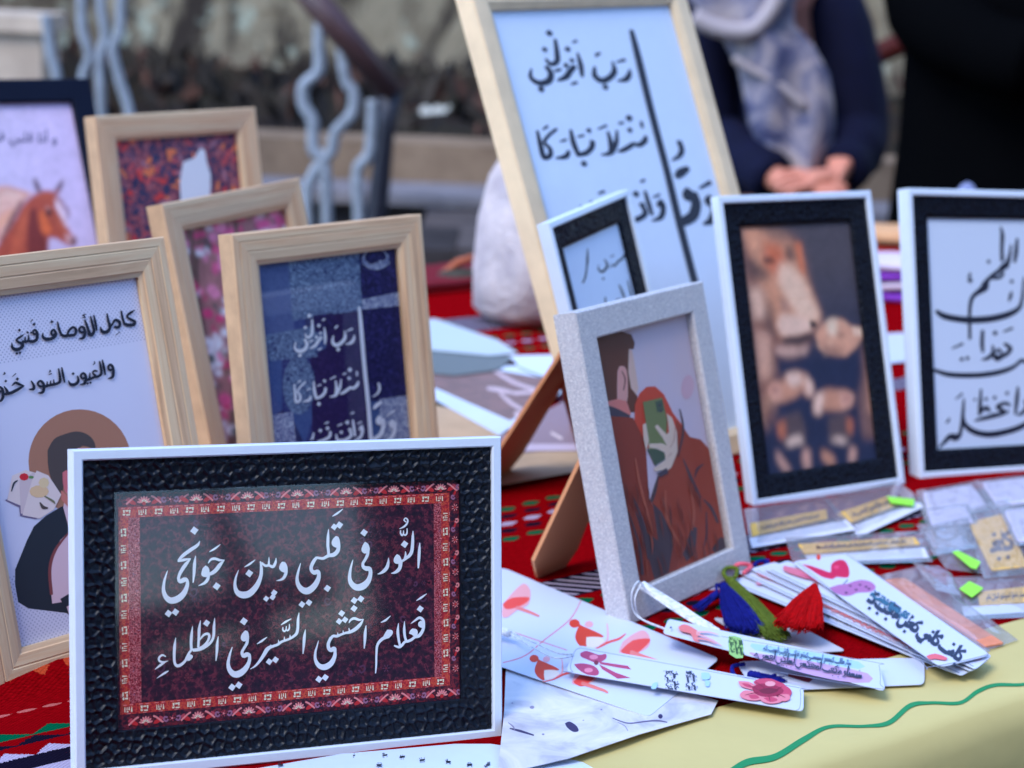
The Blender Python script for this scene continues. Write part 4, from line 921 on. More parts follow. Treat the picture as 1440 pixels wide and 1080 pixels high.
a.poly([(375, 830), (440, 815), (500, 830), (528, 910), (510, 925), (395, 870)], PNK); a.poly([(385, 855), (450, 880), (525, 920), (512, 948), (395, 930)], DKC)
a.disc(885, 740, 40, ink(206, 176, 208), 16, 78, .1)
a.poly([(548, 960), (552, 850), (580, 780), (625, 738), (680, 735), (735, 785), (790, 900), (850, 980), (900, 1060), (800, 1130), (560, 1130)], ORG)
a.crop(800, 560, 4.0)
a.poly([(225, 100), (360, 110), (430, 250), (450, 560), (560, 780), (620, 900), (600, 1000), (470, 1060), (380, 1040), (320, 620), (270, 300)], RUST)
a.poly([(600, 120), (680, 218), (740, 232), (800, 300), (850, 460), (900, 720), (930, 860), (600, 990), (620, 900), (470, 600), (458, 560), (500, 440), (560, 400), (600, 300)], RUST2)
a.poly([(470, 590), (520, 640), (590, 790), (560, 980), (480, 1020), (420, 800), (360, 600), (440, 760), (500, 800)], FOLD); a.poly([(640, 880), (690, 720), (720, 730), (710, 870), (660, 920)], FOLD); a.poly([(800, 850), (850, 780), (890, 790), (900, 840), (820, 870)], FOLD)
for s_ in [[(640, 340, 6), (690, 460, 18), (740, 560, 8)], [(755, 370, 6), (720, 400, 14), (705, 450, 5)], [(755, 570, 8), (800, 620, 18), (835, 700, 14)], [(770, 640, 6), (772, 760, 10), (760, 830, 6)], [(500, 440, 8), (480, 520, 20), (462, 580, 16)], [(360, 560, 8), (420, 720, 18), (450, 900, 26)], [(330, 640, 6), (390, 820, 14), (410, 990, 18)], [(620, 60, 6), (640, 180, 12), (610, 330, 6)]]: a.stroke(s_, FOLD)
for s_ in [[(540, 520, 10), (550, 680, 16), (640, 860, 8)], [(370, 340, 8), (400, 500, 14), (470, 760, 8)], [(680, 500, 8), (700, 640, 14), (690, 740, 8)], [(820, 460, 8), (870, 640, 16), (890, 780, 8)]]: a.stroke(s_, ink(168, 92, 80))
a.poly([(412, 22), (520, -4), (535, 60), (548, 120), (542, 290), (535, 345), (480, 380), (452, 320), (432, 160)], GRN); a.poly([(436, 290), (540, 280), (535, 345), (480, 380), (452, 320)], GRN2)
a.poly([(480, 20), (522, 10), (530, 70), (492, 80)], GRN2); a.disc(506, 40, 8, DKC, 8); a.disc(512, 72, 8, DKC, 8)
a.poly([(545, 85), (575, 110), (603, 190), (606, 300), (572, 388), (545, 412), (520, 405), (480, 412), (472, 395), (540, 345), (532, 305), (490, 285), (445, 278), (446, 256), (520, 254), (546, 268), (520, 220), (478, 162), (492, 148), (545, 205), (558, 190), (552, 130)], PALE)
a.poly([(410, 150), (428, 140), (445, 240), (430, 300), (415, 230)], PALE); a.poly([(490, 425), (545, 392), (555, 420), (510, 445)], DKC)
for i in range(46):
    rr_ = random.Random(i); x, y = rr_.uniform(300, 860), rr_.uniform(420, 900)
    if x > 470 + (y - 420) * .25 or x < 250 + (y - 300) * .25 + 170: a.stroke([(x, y, 2), (x + rr_.uniform(4, 22), y + 60, rr_.uniform(4, 10)), (x + rr_.uniform(10, 40), y + 130, 2)], ink(*rr_.choice(((112, 50, 46), (160, 80, 68), (124, 56, 52), (96, 52, 56)))))
for s_ in [[(556, 280, 3), (580, 230, 4), (585, 160, 3)], [(545, 330, 3), (565, 310, 4)]]: a.stroke(s_, ink(170, 130, 136))
f.finish(a)
# ---------------------------------------------------------------- the stall table and its cloths
def ground_z(x, y):
    """the cloth sags and rucks a few millimetres: it follows what stands on it"""
    sw, sz = 0.35, 0.0
    for p, z in CORNERS:
        w = math.exp(-((p.x - x) ** 2 + (p.y - y) ** 2) / (2 * .045 ** 2)); sw += w; sz += w * (z - .0006)
    return sz / sw
def tabz(px, py, dz=0.0):
    p = TAB.px(px, py, 0.0); z = ground_z(p.x, p.y)
    return TAB.px(px, py, z + dz)
n = NT('red_woven_cloth')
x_, y_, z_ = n.xyz()
def rot(th):
    c, s_ = math.cos(th), math.sin(th)
    return (n.math('ADD', n.math('MULTIPLY', x_, c), n.math('MULTIPLY', y_, s_)), n.math('ADD', n.math('MULTIPLY', x_, -s_), n.math('MULTIPLY', y_, c)))
s_, t_ = rot(TH)
wv = n.noise(60, 2, 0.5)
col = n.ramp(n.noise(900, 2, 0.6, n.comb(n.math('MULTIPLY', s_, 0.2), t_)), [(0.3, (0.17, 0.0008, 0.002, 1)), (0.7, (0.32, 0.0014, 0.004, 1))])
hatch = n.math('SUBTRACT', n.noise(1, 1, .5, n.comb(n.math('MULTIPLY', s_, 900), n.math('MULTIPLY', t_, 120))), .5)
def row(col, t0, t1, c, per, duty, ph=0.0, slant=0.0, smin=None, smax=None):
    tt = n.math('ADD', t_, n.math('MULTIPLY', wv, 0.0012))
    fr = n.math('FRACT', n.math('ADD', n.math('DIVIDE', n.math('ADD', s_, n.math('MULTIPLY', t_, slant)), per), ph + 50))
    if per >= 1 or slant: m = n.math('MULTIPLY', between(n, tt, t0, t1), n.math('LESS_THAN', fr, duty))
    else:      # woven lozenges: narrower towards their ends
        a_ = n.math('DIVIDE', n.math('ABSOLUTE', n.math('SUBTRACT', fr, duty / 2)), duty * .62)
        b_ = n.math('DIVIDE', n.math('ABSOLUTE', n.math('SUBTRACT', tt, (t0 + t1) / 2)), (t1 - t0) * .62)
        m = n.math('LESS_THAN', n.math('ADD', n.math('ADD', n.math('POWER', a_, 1.6), b_), n.math('MULTIPLY', hatch, .7)), 1.05)
    if smin is not None: m = n.math('MULTIPLY', m, n.math('GREATER_THAN', s_, smin))
    if smax is not None: m = n.math('MULTIPLY', m, n.math('LESS_THAN', s_, smax))
    return n.mix(m, col, c)
GRNC, BLKC, WHTC, ORGC = (0.0, 0.10, 0.04, 1), (0.008, 0.006, 0.016, 1), (0.42, 0.34, 0.44, 1), (0.50, 0.06, 0.02, 1)
for base in (1.177, 0.977, 1.48, 1.70):
    col = row(col, base + .027, base + .035, GRNC, .024, .62, .1); col = row(col, base + .012, base + .019, BLKC, .024, .6, .55)
    col = row(col, base - .003, base + .004, WHTC, .024, .62, .1); col = row(col, base - .018, base - .010, BLKC, .024, .6, .55); col = row(col, base - .036, base - .028, GRNC, .024, .62, .1)
for t0, t1, sm in ((1.018, 1.054, .74), (1.765, 1.835, -5), (1.33, 1.37, 1.2)):
    col = row(col, t0, t1, BLKC, 1, 1.1, 0, 0, sm); col = row(col, t0 + .002, t1 - .002, WHTC, .0125, .34, 0, 0.9, sm)
def zig(col, t0, h, c, per, ph, smax):
    fr = n.math('FRACT', n.math('ADD', n.math('DIVIDE', s_, per), ph + 50)); tri = n.math('SUBTRACT', 1.0, n.math('MULTIPLY', n.math('ABSOLUTE', n.math('SUBTRACT', fr, .5)), 2.0))
    tt = n.math('ADD', t_, n.math('MULTIPLY', hatch, .004)); m = n.math('MULTIPLY', n.math('GREATER_THAN', tt, t0), n.math('LESS_THAN', tt, n.math('ADD', n.math('MULTIPLY', tri, h), t0 + .0012)))
    return n.mix(n.math('MULTIPLY', m, n.math('LESS_THAN', s_, smax)), col, c)
REDB = (0.24, 0.001, 0.003, 1)
m_ = n.math('MULTIPLY', between(n, t_, .925, 1.02), n.math('LESS_THAN', s_, .72)); col = n.mix(m_, col, REDB)
col = zig(col, 1.001, .010, GRNC, .030, .2, .72); col = zig(col, .990, .009, BLKC, .030, .7, .72); col = zig(col, .972, .011, WHTC, .026, .1, .72); col = zig(col, .966, .007, BLKC, .9, .0, .72)
col = row(col, .958, .967, BLKC, 1, 1.1, 0, 0, None, .72); col = row(col, .940, .958, WHTC, .9, .97, 0, .01, None, .72); col = zig(col, .940, .008, BLKC, .02, .3, .72)
col = row(col, 1.069, 1.077, ORGC, .021, .45, .3, 0, None, .7); col = row(col, 1.036, 1.039, (0.5, 0.12, 0.10, 1), .016, .7, 0, 0, None, .7); col = row(col, 1.10, 1.104, (0.42, 0.02, 0.02, 1), .02, .7, 0, 0, None, .7)
n.bump(n.math('ADD', n.wave(0, 0), n.math('MULTIPLY', n.math('SINE', n.math('MULTIPLY', t_, 2600)), n.math('SINE', n.math('MULTIPLY', s_, 1500)))), 0.5, 0.0006)
REDCLOTH = n.fin(col, 0.95, 0.0)
def cloth_z(p):
    z = ground_z(p.x, p.y) + .0009 * noise.noise(Vector((p.x * 14, p.y * 14, 2)))
    # a ruck in the cloth in front of the left-hand oak frame
    a_, b_ = (p - Vector((-.30, 1.175, 0))).dot(TAB.U), (p - Vector((-.30, 1.175, 0))).dot(TAB.V)
    z += .012 * math.exp(-((b_ + .018) / .012) ** 2) * (1 / (1 + math.exp((a_ - .1) / .02)))
    return z
mb = MB(); ss = [-.42 + .01 * i for i in range(305)]; tt = [.735 + .01 * j for j in range(134)]
T_EDGE = .735
rows = []
for zz in (-.30, -.2, -.1, -.04, -.012): rows.append([TAB.P(s, T_EDGE - .012 - .004 * math.sin(s * 21) * (-zz / .3), zz) for s in ss])
rows.append([TAB.P(s, T_EDGE - .006, -.004) for s in ss])
for t in tt:
    r = []
    for s in ss:
        p = TAB.P(s, t); r.append(Vector((p.x, p.y, cloth_z(p))))
    rows.append(r)
k = len(ss); mb.add([p for r in rows for p in r], [(j * k + i, j * k + i + 1, (j + 1) * k + i + 1, (j + 1) * k + i) for j in range(len(rows) - 1) for i in range(k - 1)], 0, True)
cloth = mb.build('tablecloth', REDCLOTH, None, (0, 0, 0))
tag(cloth, 'red woven cloth with black, green and white bands spread over the stall table', 'tablecloth')
WOOD_D = plain('brown_table_wood', (0.10, 0.06, 0.04, 1), 0.6, 0.3, 0.2, 20)
tm = Matrix.Identity(4); o_ = TAB.P(1.1, 1.45, GZ)
for i in range(3): tm[i][0], tm[i][1], tm[i][2], tm[i][3] = TAB.U[i], TAB.V[i], TAB.N[i], o_[i]
table = empty('table', tm, 'long wooden stall table under the red woven cloth', 'table')
mb = MB(); mb.box(TAB, -.40, 2.60, .742, 2.05, -.055, -.022); mb.build('tabletop', WOOD_D, table)
for u, v in ((-.34, .80), (2.54, .80), (-.34, 1.99), (2.54, 1.99)):
    mb = MB(); mb.box(TAB, u - .03, u + .03, v - .03, v + .03, GZ + .002, -.0555); mb.build('leg', WOOD_D, table)

# ---------------------------------------------------------------- yellow cover with a green wavy line, printed sheets
YEL = plain('pale_yellow_paper', A(180, 176, 132), 0.8, 0.1, 0.05, 7, 0.25, 24, 0.004)
GREEN_L = ink(10, 128, 80)
def cover(name, t_in, s0, s1, m, drop, lab, cat, dz, wob=0.0):
    mb = MB(); ss = [s0 + (s1 - s0) * i / 120 for i in range(121)]; rows = []
    for q in range(16):
        r = []
        for s in ss:
            ti = t_in(s)
            if q < 9:
                t = ti + (T_EDGE - .004 - ti) * q / 8; p = TAB.P(s, t); z = max(cloth_z(p), -.004) + dz + wob * noise.noise(Vector((s * 9, t * 9, 1)))
                r.append(TAB.P(s, t, z))
            else:
                f_ = (q - 8) / 7; a_ = min(1, f_ * 3) * R(82); dd = drop * f_
                t = T_EDGE - .004 - .014 * math.sin(a_) - .02 * dd; z = -.004 * 0 - .014 * (1 - math.cos(a_)) - dd * max(0, f_ - .12) + dz + .004 * math.sin(s * 33) * f_
                r.append(TAB.P(s, t, z))
        rows.append(r)
    k = len(ss); mb.add([p for r in rows for p in r], [(i * k + j, (i + 1) * k + j, (i + 1) * k + j + 1, i * k + j + 1) for i in range(len(rows) - 1) for j in range(k - 1)], 0, True)
    o = tag(mb.build(name, m), lab, cat); return o, rows
ylw, yrows = cover('paper_cover', lambda s: .815 + .012 * math.sin(s * 3 + .5) + .03 * max(0, s - .9), .70, 1.9, YEL, .22, 'pale yellow paper cover with a green wavy line hanging over the front edge', 'table cover', .0016)
mb = MB()
pts = [(1020, 1090, 9), (1050, 1072, 12), (1090, 1064, 11), (1130, 1040, 10), (1165, 1022, 6), (1215, 1021, 5), (1250, 1016, 8), (1280, 992, 8), (1310, 988, 5), (1350, 988, 6), (1375, 972, 7), (1400, 963, 6), (1440, 962, 5), (1480, 950, 6), (1540, 920, 6)]
sp_ = spline(pts, 8); L_, R_ = [], []
for i, (x, y, w) in enumerate(sp_):
    x0, y0 = sp_[max(i - 1, 0)][:2]; x1, y1 = sp_[min(i + 1, len(sp_) - 1)][:2]; l_ = math.hypot(x1 - x0, y1 - y0)
    w *= .8; nx, ny = -(y1 - y0) / l_ * w / 2, (x1 - x0) / l_ * w / 2
    for Q, sg in ((L_, 1), (R_, -1)):
        p = TAB.px(x + nx * sg, y + ny * sg, .0); z = max(cloth_z(p), -.004) + .0016; p = TAB.px(x + nx * sg, y + ny * sg, z + .0005); Q.append(p)
mb.add(L_ + R_, [(i, i + 1, len(L_) + i + 1, len(L_) + i) for i in range(len(L_) - 1)])
mb.build('wavy_line', GREEN_L, ylw)

def sheet(name, px, dz, m, lab, cat, th=.0004, group=None, lift=None):
    """a flat sheet lying on the table: its outline by photograph corners"""
    a = Art(TAB, dz)
    zz = dz + max(ground_z(TAB.px(x, y).x, TAB.px(x, y).y) for x, y in px)
    pl = Plane((0, 0, zz), TAB.U, TAB.V)
    if lift:
        P3 = [TAB.px(x, y, h) for (x, y), h in lift]; N = (P3[1] - P3[0]).cross(P3[2] - P3[0]).normalized()
        if N.z < 0: N = -N
        U = (TAB.U - N * TAB.U.dot(N)).normalized(); pl = Plane(P3[0], U, N.cross(U))
    mb = MB(); mb.slab([pl.px(x, y) for x, y in px], pl.N, th, 0)
    o = mb.build(name, m); tag(o, lab, cat, group)
    art = Art(pl, 1.5e-5, 1.2e-5); art.pd = 0.0
    return o, art
# the marbled sheet under the cards, the white leaf at the front
n = NT('grey_white_marbled_paper'); MARB = n.fin(n.ramp(n.noise(26, 5, 0.6, dist=1.2), [(0.3, A(150, 160, 196)), (0.5, A(186, 198, 232)), (0.7, A(204, 214, 246))]), 0.55, 0.35)
o, a = sheet('printed_sheet', [(712, 925), (800, 930), (1010, 985), (1000, 1004), (900, 1032), (800, 1066), (740, 1080), (700, 1085), (709, 1000)], .0004, MARB, 'grey white marbled sheet with ink blots between the nearest frame and yellow cover', 'paper sheet', lift=[((720, 925), .0012), ((1010, 985), .0036), ((760, 1075), .0030)])
DKB = ink(44, 40, 96); a.crop(700, 780, 4.154)
a.poly([(392, 985), (420, 975), (460, 1000), (472, 1030), (440, 1035), (405, 1010)], DKB, 3); a.stroke([(70, 1015, 6), (130, 1030, 14), (210, 1055, 8)], DKB); a.stroke([(60, 980, 4), (90, 1005, 8), (100, 1030, 4)], ink(110, 112, 160))
for x, y, r in ((200, 892, 14), (605, 905, 7), (500, 968, 5), (265, 1050, 8), (85, 868, 6)): a.disc(x, y, r, ink(120, 124, 170), 8, r * .7)
a.stroke([(670, 955, 5), (760, 985, 7), (860, 975, 8), (930, 970, 10), (990, 980, 6)], ink(90, 92, 140)); a.stroke([(700, 980, 4), (740, 1000, 5), (760, 1030, 5)], ink(130, 134, 176)); a.disc(950, 945, 14, DKB, 8)
a.build('ink_marks', o)
o, a = sheet('white_leaflet', [(330, 1086), (480, 1060), (640, 1046), (690, 1046), (760, 1056), (820, 1072), (860, 1095), (840, 1130), (330, 1140)], .0022, PAPER, 'white leaflet with rows of tiny black words before the nearest frame', 'leaflet', lift=[((707, 1050), -.0030), ((400, 1075), .003), ((840, 1130), .0045)])
a.crop(340, 1030, 2.77)
for i, (x, y) in enumerate(((440, 84), (552, 84), (620, 92), (698, 104), (798, 112), (882, 124), (952, 124), (1030, 132), (145, 128), (530, 128))): a.scrawl(x - 8, y + 8, 1, -.12, 24 if i else 10, 14, BLKI, 40 + i, 3.2)
a.build('lettering', o)

# ---------------------------------------------------------------- bookmarks and their tassels
CARD_W = plain('white_card', (0.62, 0.65, 0.77, 1), 0.5, 0.4)
def rounded(c, r=.16, k=4, which=(0, 1, 2, 3, 4, 5)):
    """four corners -> outline with rounded corners (r: share of the short edge)"""
    out = []
    for i in range(len(c)):
        p, q, s_ = Vector(c[i - 1]), Vector(c[i]), Vector(c[(i + 1) % len(c)])
        l = min((p - q).length, (s_ - q).length) * r
        if i not in which: out.append(tuple(q)); continue
        a_, b_ = q + (p - q).normalized() * l, q + (s_ - q).normalized() * l
        for j in range(k + 1):
            t = j / k; out.append(tuple(a_ * (1 - t) ** 2 + q * 2 * t * (1 - t) + b_ * t * t))
    return out
def card(name, corners, dz, lab, group=None, m=None, r=.16, th=.0005, cat='bookmark', which=(0, 1, 2, 3, 4, 5), lift=None):
    px = rounded(corners, r, 4, which) if r else corners
    base = max(ground_z(TAB.px(x, y).x, TAB.px(x, y).y) for x, y in corners)
    if lift:   # tilted card: three photograph points with their heights
        P3 = [TAB.px(x, y, base + dz + h) for (x, y), h in lift]
        N = (P3[1] - P3[0]).cross(P3[2] - P3[0]).normalized()
        if N.z < 0: N = -N
        U = (TAB.U - N * TAB.U.dot(N)).normalized(); pl = Plane(P3[0], U, N.cross(U))
    else: pl = Plane((0, 0, base + dz), TAB.U, TAB.V)
    mb = MB(); mb.slab([pl.px(x, y) for x, y in px], pl.N, th, 0)
    o = mb.build(name, m or CARD_W); tag(o, lab, cat, group)
    a = Art(pl, 1.5e-5, 1.0e-5); a.pd = 0.0
    return o, a, pl
def tassel(parent, p0, p1, spread, m, seed, n=150, r=.00036, neck=.0026, name='tassel', flat=.35):
    """a bundle of threads falling from a wound neck"""
    rnd = random.Random(seed); p0, p1 = Vector(p0), Vector(p1); ax = p1 - p0; L = ax.length; ax.normalize()
    sd = ax.cross(Vector((0, 0, 1))).normalized(); up = sd.cross(ax).normalized()
    mb = MB()
    for i in range(n):
        a_ = rnd.uniform(-1, 1); b_ = rnd.uniform(0, 1) ** .7
        e = p0 + ax * L * rnd.uniform(.88, 1.03) * (1 - .1 * a_ * a_) + sd * a_ * spread + up * (b_ - .35) * spread * flat
        s0 = p0 + sd * a_ * neck * .9 + up * (b_ - .5) * neck * 1.2
        md = s0.lerp(e, .5) + sd * a_ * spread * .10 + up * rnd.uniform(0, .25) * spread * flat + Vector((rnd.uniform(-1, 1), rnd.uniform(-1, 1), 0)) * .0008
        e.z = max(e.z, p1.z - .003)
        mb.tube([s0, s0.lerp(md, .5) + sd * a_ * spread * .03, md, md.lerp(e, .55), e + Vector((rnd.uniform(-1, 1), rnd.uniform(-1, 1), rnd.uniform(-.3, .6))) * .0015], [r, r, r, r, r * .7], 0, 4, False)
    t = mb.build(name, m, parent)
    mb = MB(); b0 = p0 - ax * .004
    mb.tube([b0 + ax * (.0011 * k) for k in range(9)], [neck * .5] + [neck * (1.0 + .18 * (k % 2)) for k in range(7)] + [neck * .9], 0, 10); mb.build('neck', m, t)
    return t
def cord(parent, pts, m, r=.0006): 
    mb = MB(); mb.tube([q[:3] for q in spline([tuple(p) for p in pts], 8)], r, 0, 6); return mb.build('cord', m, parent)
def thread(name, c): return plain(name, c, 0.8, 0.06, 0.25, 300)
T_RED, T_BLUE, T_OLIVE, T_WHITE, T_PINK = thread('red_thread', (0.46, 0.001, 0.002, 1)), thread('blue_thread', (0.009, 0.012, 0.16, 1)), thread('olive_thread', (0.11, 0.15, 0.02, 1)), thread('white_thread', (0.72, 0.74, 0.80, 1)), thread('pink_thread', (0.75, 0.12, 0.16, 1))
CORAL, CORAL2, PALEP, LINE_R, PURP_I, SKYW, GRNW, VIOW, NAVY_I, MAG, LIL = ink(222, 72, 76), ink(196, 60, 48), ink(228, 158, 186), ink(196, 96, 116), ink(150, 110, 170), ink(150, 196, 240), ink(136, 190, 120), ink(178, 150, 216), ink(28, 42, 78), ink(186, 14, 84), ink(160, 104, 180)
# ballerina card
o, a, pl = card('card', [(640, 792), (712, 800), (1012, 926), (912, 1008), (640, 915)], .0035, 'large white card with red ballerinas lying beside the black frame', r=.06, cat='art card')
a.crop(700, 780, 4.154)
a.stroke([(488, 265, 5), (420, 380, 6), (270, 500, 6), (160, 590, 6), (30, 632, 5)], LINE_R); a.stroke([(40, 435, 4), (200, 490, 5), (405, 558, 4)], LINE_R)
def ballerina(dx, dy, k, head=True, legs=True):
    q = lambda pts: [(dx + x * k, dy + y * k) for x, y in pts]
    if head:
        a.poly(q([(30, -45), (60, -30), (150, 10), (170, 30), (120, 30), (75, 40), (70, 100), (30, 80), (5, 40), (10, 0)]), CORAL2, 3); a.disc(dx, dy - 50 * k, 32 * k, CORAL2, 10, 26 * k); a.disc(dx + 85 * k, dy - 45 * k, 26 * k, PALEP, 8, 20 * k)
        a.poly(q([(70, 30), (150, 30), (175, 60), (120, 90), (72, 95)]), ink(236, 208, 220), 2)
        a.stroke([(x, y, w * k) for (x, y), w in zip(q([(150, 80), (190, 50), (195, 0), (190, -50)]), (10, 12, 10, 6))], PALEP); a.stroke([(x, y, w * k) for (x, y), w in zip(q([(60, 110), (130, 95), (200, 60), (260, 40), (300, 10)]), (5, 8, 14, 14, 6))], CORAL)
    if legs:
        a.poly(q([(280, 60), (330, 20), (400, -10), (440, 30), (430, 90), (350, 130), (300, 130), (260, 120)]), PALEP, 3); a.poly(q([(270, 110), (340, 50), (440, 40), (420, 80), (340, 140), (290, 130)]), CORAL, 3)
        a.stroke([(x, y, w * k) for (x, y), w in zip(q([(330, 120), (420, 150), (480, 170), (505, 185)]), (26, 22, 18, 14))], ink(214, 120, 130))
ballerina(448, 452, 1.0); ballerina(212, 650, .85)
a.poly([(30, 290), (90, 220), (150, 170), (190, 210), (180, 290), (120, 320), (60, 365), (25, 360)], PALEP, 3); a.poly([(28, 290), (80, 255), (180, 250), (170, 280), (110, 310), (50, 320)], CORAL, 3); a.stroke([(110, 310, 20), (180, 335, 18), (240, 360, 12)], ink(206, 120, 136))
a.build('drawing', o)
# ribbon bookmark across it
o, a, pl = card('bookmark', [(812, 907), (1130, 966), (1130, 1000), (795, 944)], .0085, 'white bookmark with a mauve bow and a crimson peony at its lower end', r=.2)
RIB_PL = pl; a.crop(700, 780, 4.154)
BOW, BOW2, GREYL = ink(160, 60, 116), ink(206, 130, 176), ink(110, 120, 160)
a.stroke([(480, 545, 3), (450, 565, 3), (425, 650, 3), (440, 685, 3), (480, 700, 3), (1700, 905, 3)], GREYL); a.stroke([(480, 545, 3), (1720, 770, 3), (1765, 790, 3), (1765, 890, 3), (1740, 910, 3)], GREYL)
a.poly([(482, 575), (520, 562), (590, 585), (632, 580), (630, 610), (580, 632), (520, 612), (485, 595)], BOW, 3); a.poly([(445, 640), (500, 635), (560, 650), (590, 680), (580, 705), (520, 700), (470, 670)], BOW, 3)
a.disc(560, 598, 26, BOW2, 10, 14); a.disc(530, 675, 26, BOW2, 10, 14); a.disc(575, 632, 14, ink(110, 30, 70), 8)
a.poly([(590, 625), (760, 650), (780, 672), (700, 660), (600, 640)], BOW); a.poly([(590, 640), (690, 690), (775, 720), (700, 725), (610, 670)], BOW)
a.crop(920, 850, 4.235)
for i, (x, y, dx) in enumerate(((70, 395, 0), (110, 395, 0), (190, 400, 0), (225, 400, 0))): a.scrawl(x, y, .12, 1, 118, 30, NAVY_I, 70 + i, 5)
a.poly([(280, 415), (325, 415), (330, 450), (285, 455)], SKYW, 2); a.poly([(300, 460), (330, 462), (326, 495), (305, 492)], SKYW, 2); a.poly([(-10, 480), (20, 470), (10, 510), (-20, 508)], SKYW, 2)
PE = [ink(206, 120, 150), ink(180, 60, 104), ink(140, 24, 70), ink(104, 10, 48)]
for pts, c in (([(500, 465), (560, 468), (600, 490), (610, 520), (560, 510), (515, 495)], 0), ([(590, 470), (620, 452), (690, 450), (740, 468), (780, 490), (740, 530), (640, 520)], 1), ([(730, 480), (780, 490), (818, 525), (800, 560), (740, 560)], 1), ([(510, 540), (540, 520), (600, 530), (640, 560), (620, 580), (560, 578), (515, 560)], 0), ([(620, 555), (700, 550), (760, 570), (750, 592), (690, 600), (640, 585)], 0), ([(740, 545), (800, 545), (806, 575), (760, 585)], 0),
               ([(580, 500), (640, 480), (720, 490), (770, 520), (740, 550), (660, 560), (600, 540)], 2), ([(620, 520), (680, 505), (740, 520), (700, 540), (650, 540)], 3), ([(520, 478), (560, 482), (585, 505), (545, 498)], 1), ([(650, 566), (700, 560), (735, 578), (690, 590)], 1), ([(560, 550), (600, 545), (625, 566), (580, 570)], 1)): a.poly(pts, PE[c], 3)
for x0, y0, x1, y1 in ((560, 490, 620, 520), (600, 470, 660, 510), (700, 465, 700, 505), (760, 500, 720, 525), (540, 550, 620, 535), (690, 590, 680, 550), (780, 565, 730, 545)): a.stroke([(x0, y0, 2), ((x0 + x1) / 2, (y0 + y1) / 2 - 3, 4), (x1, y1, 2)], PE[3])
a.disc(690, 482, 32, ink(226, 150, 176), 10, 16)
a.build('drawing', o)
hp = RIB_PL.px(806, 922, .0002); e0 = RIB_PL.px(716, 890, .003)
cord(o, [hp, RIB_PL.px(780, 925, .004), RIB_PL.px(745, 908, .005), e0], T_WHITE); cord(o, [hp + Vector((0, .002, 0)), RIB_PL.px(784, 918, .006), RIB_PL.px(750, 903, .007), e0 + Vector((0, 0, .0015))], T_WHITE)
tassel(o, RIB_PL.px(712, 889, .003), RIB_PL.px(640, 868, .002), .004, T_WHITE, 3, 60)
# the bookmark with washed blocks of colour; its white tassel leans on the silver frame
o, a, pl = card('bookmark', [(940, 870), (1236, 935), (1246, 972), (932, 890)], .0105, 'white bookmark with green, blue and violet wash blocks behind black handwriting', r=.22, lift=[((940, 880), .006), ((1236, 935), .0), ((1246, 972), .0)])
WASH_PL = pl; a.crop(920, 850, 4.235)
a.stroke([(400, 190, 2.5), (1290, 340, 3), (1338, 365, 3), (1345, 470, 3), (1320, 500, 3), (700, 395, 2.5)], GREYL)
a.poly([(442, 188), (520, 200), (528, 318), (448, 296)], GRNW, 2); a.poly([(580, 232), (900, 278), (1215, 340), (1220, 385), (900, 330), (600, 272)], SKYW, 2); a.poly([(570, 285), (800, 318), (1000, 352), (1270, 410), (1280, 465), (1100, 455), (800, 385), (590, 308)], VIOW, 2)
for x, y, l_ in ((450, 200, 90), (480, 205, 95), (505, 210, 95)): a.scrawl(x, y, .12, 1, l_, 22, ink(30, 70, 50), x, 5)
a.scrawl(640, 274, 1, .17, 540, 34, ink(60, 84, 140), 9, 5); a.scrawl(590, 318, 1, .2, 660, 56, NAVY_I, 12, 7)
a.poly([(140, 150), (180, 132), (240, 160), (270, 190), (250, 215), (270, 240), (235, 230), (215, 190), (160, 175)], ink(206, 116, 130), 3); a.stroke([(250, 180, 12), (320, 180, 9), (380, 195, 4)], ink(214, 160, 180)); a.stroke([(240, 215, 14), (310, 225, 10), (370, 250, 4)], ink(206, 130, 146)); a.stroke([(250, 190, 10), (340, 225, 8), (400, 262, 4)], PALEP)
a.disc(97, 153, 6, BLKI, 8)
a.build('drawing', o)
G_ = FR['grey'].pl
tp = G_.px(907, 826, .006); te = TAB.px(1015, 896, .012)
tassel(o, tp, te, .0045, T_WHITE, 8, 120, .0005, .0030)
cord(o, [tp, G_.px(897, 818, .010), G_.px(888, 838, .009), G_.px(896, 866, .007), TAB.px(935, 884, .012), WASH_PL.px(943, 886, .0006)], T_WHITE, .0005)
cord(o, [tp, G_.px(900, 825, .013), G_.px(893, 845, .011), G_.px(902, 870, .008), TAB.px(938, 886, .012), WASH_PL.px(943, 887, .0006)], T_WHITE, .0005)
# blue-cord bookmark underneath
o, a, pl = card('bookmark', [(1035, 930), (1300, 925), (1300, 962), (1060, 972)], .0042, 'white bookmark mostly hidden beneath the washed one, a dark red block showing', r=.2)
a.crop(920, 850, 4.235); a.poly([(795, 408), (900, 425), (945, 445), (920, 465), (880, 455), (800, 430)], ink(120, 10, 40))
a.build('drawing', o)
cord(o, [pl.px(1046, 934, .002), pl.px(1030, 938, .003), pl.px(1036, 952, .003), pl.px(1066, 957, .003), pl.px(1090, 950, .002)], T_BLUE, .0014)
tassel(o, pl.px(1060, 950, .0022), pl.px(1104, 958, .0012), .0042, T_BLUE, 23, 60, flat=.12)
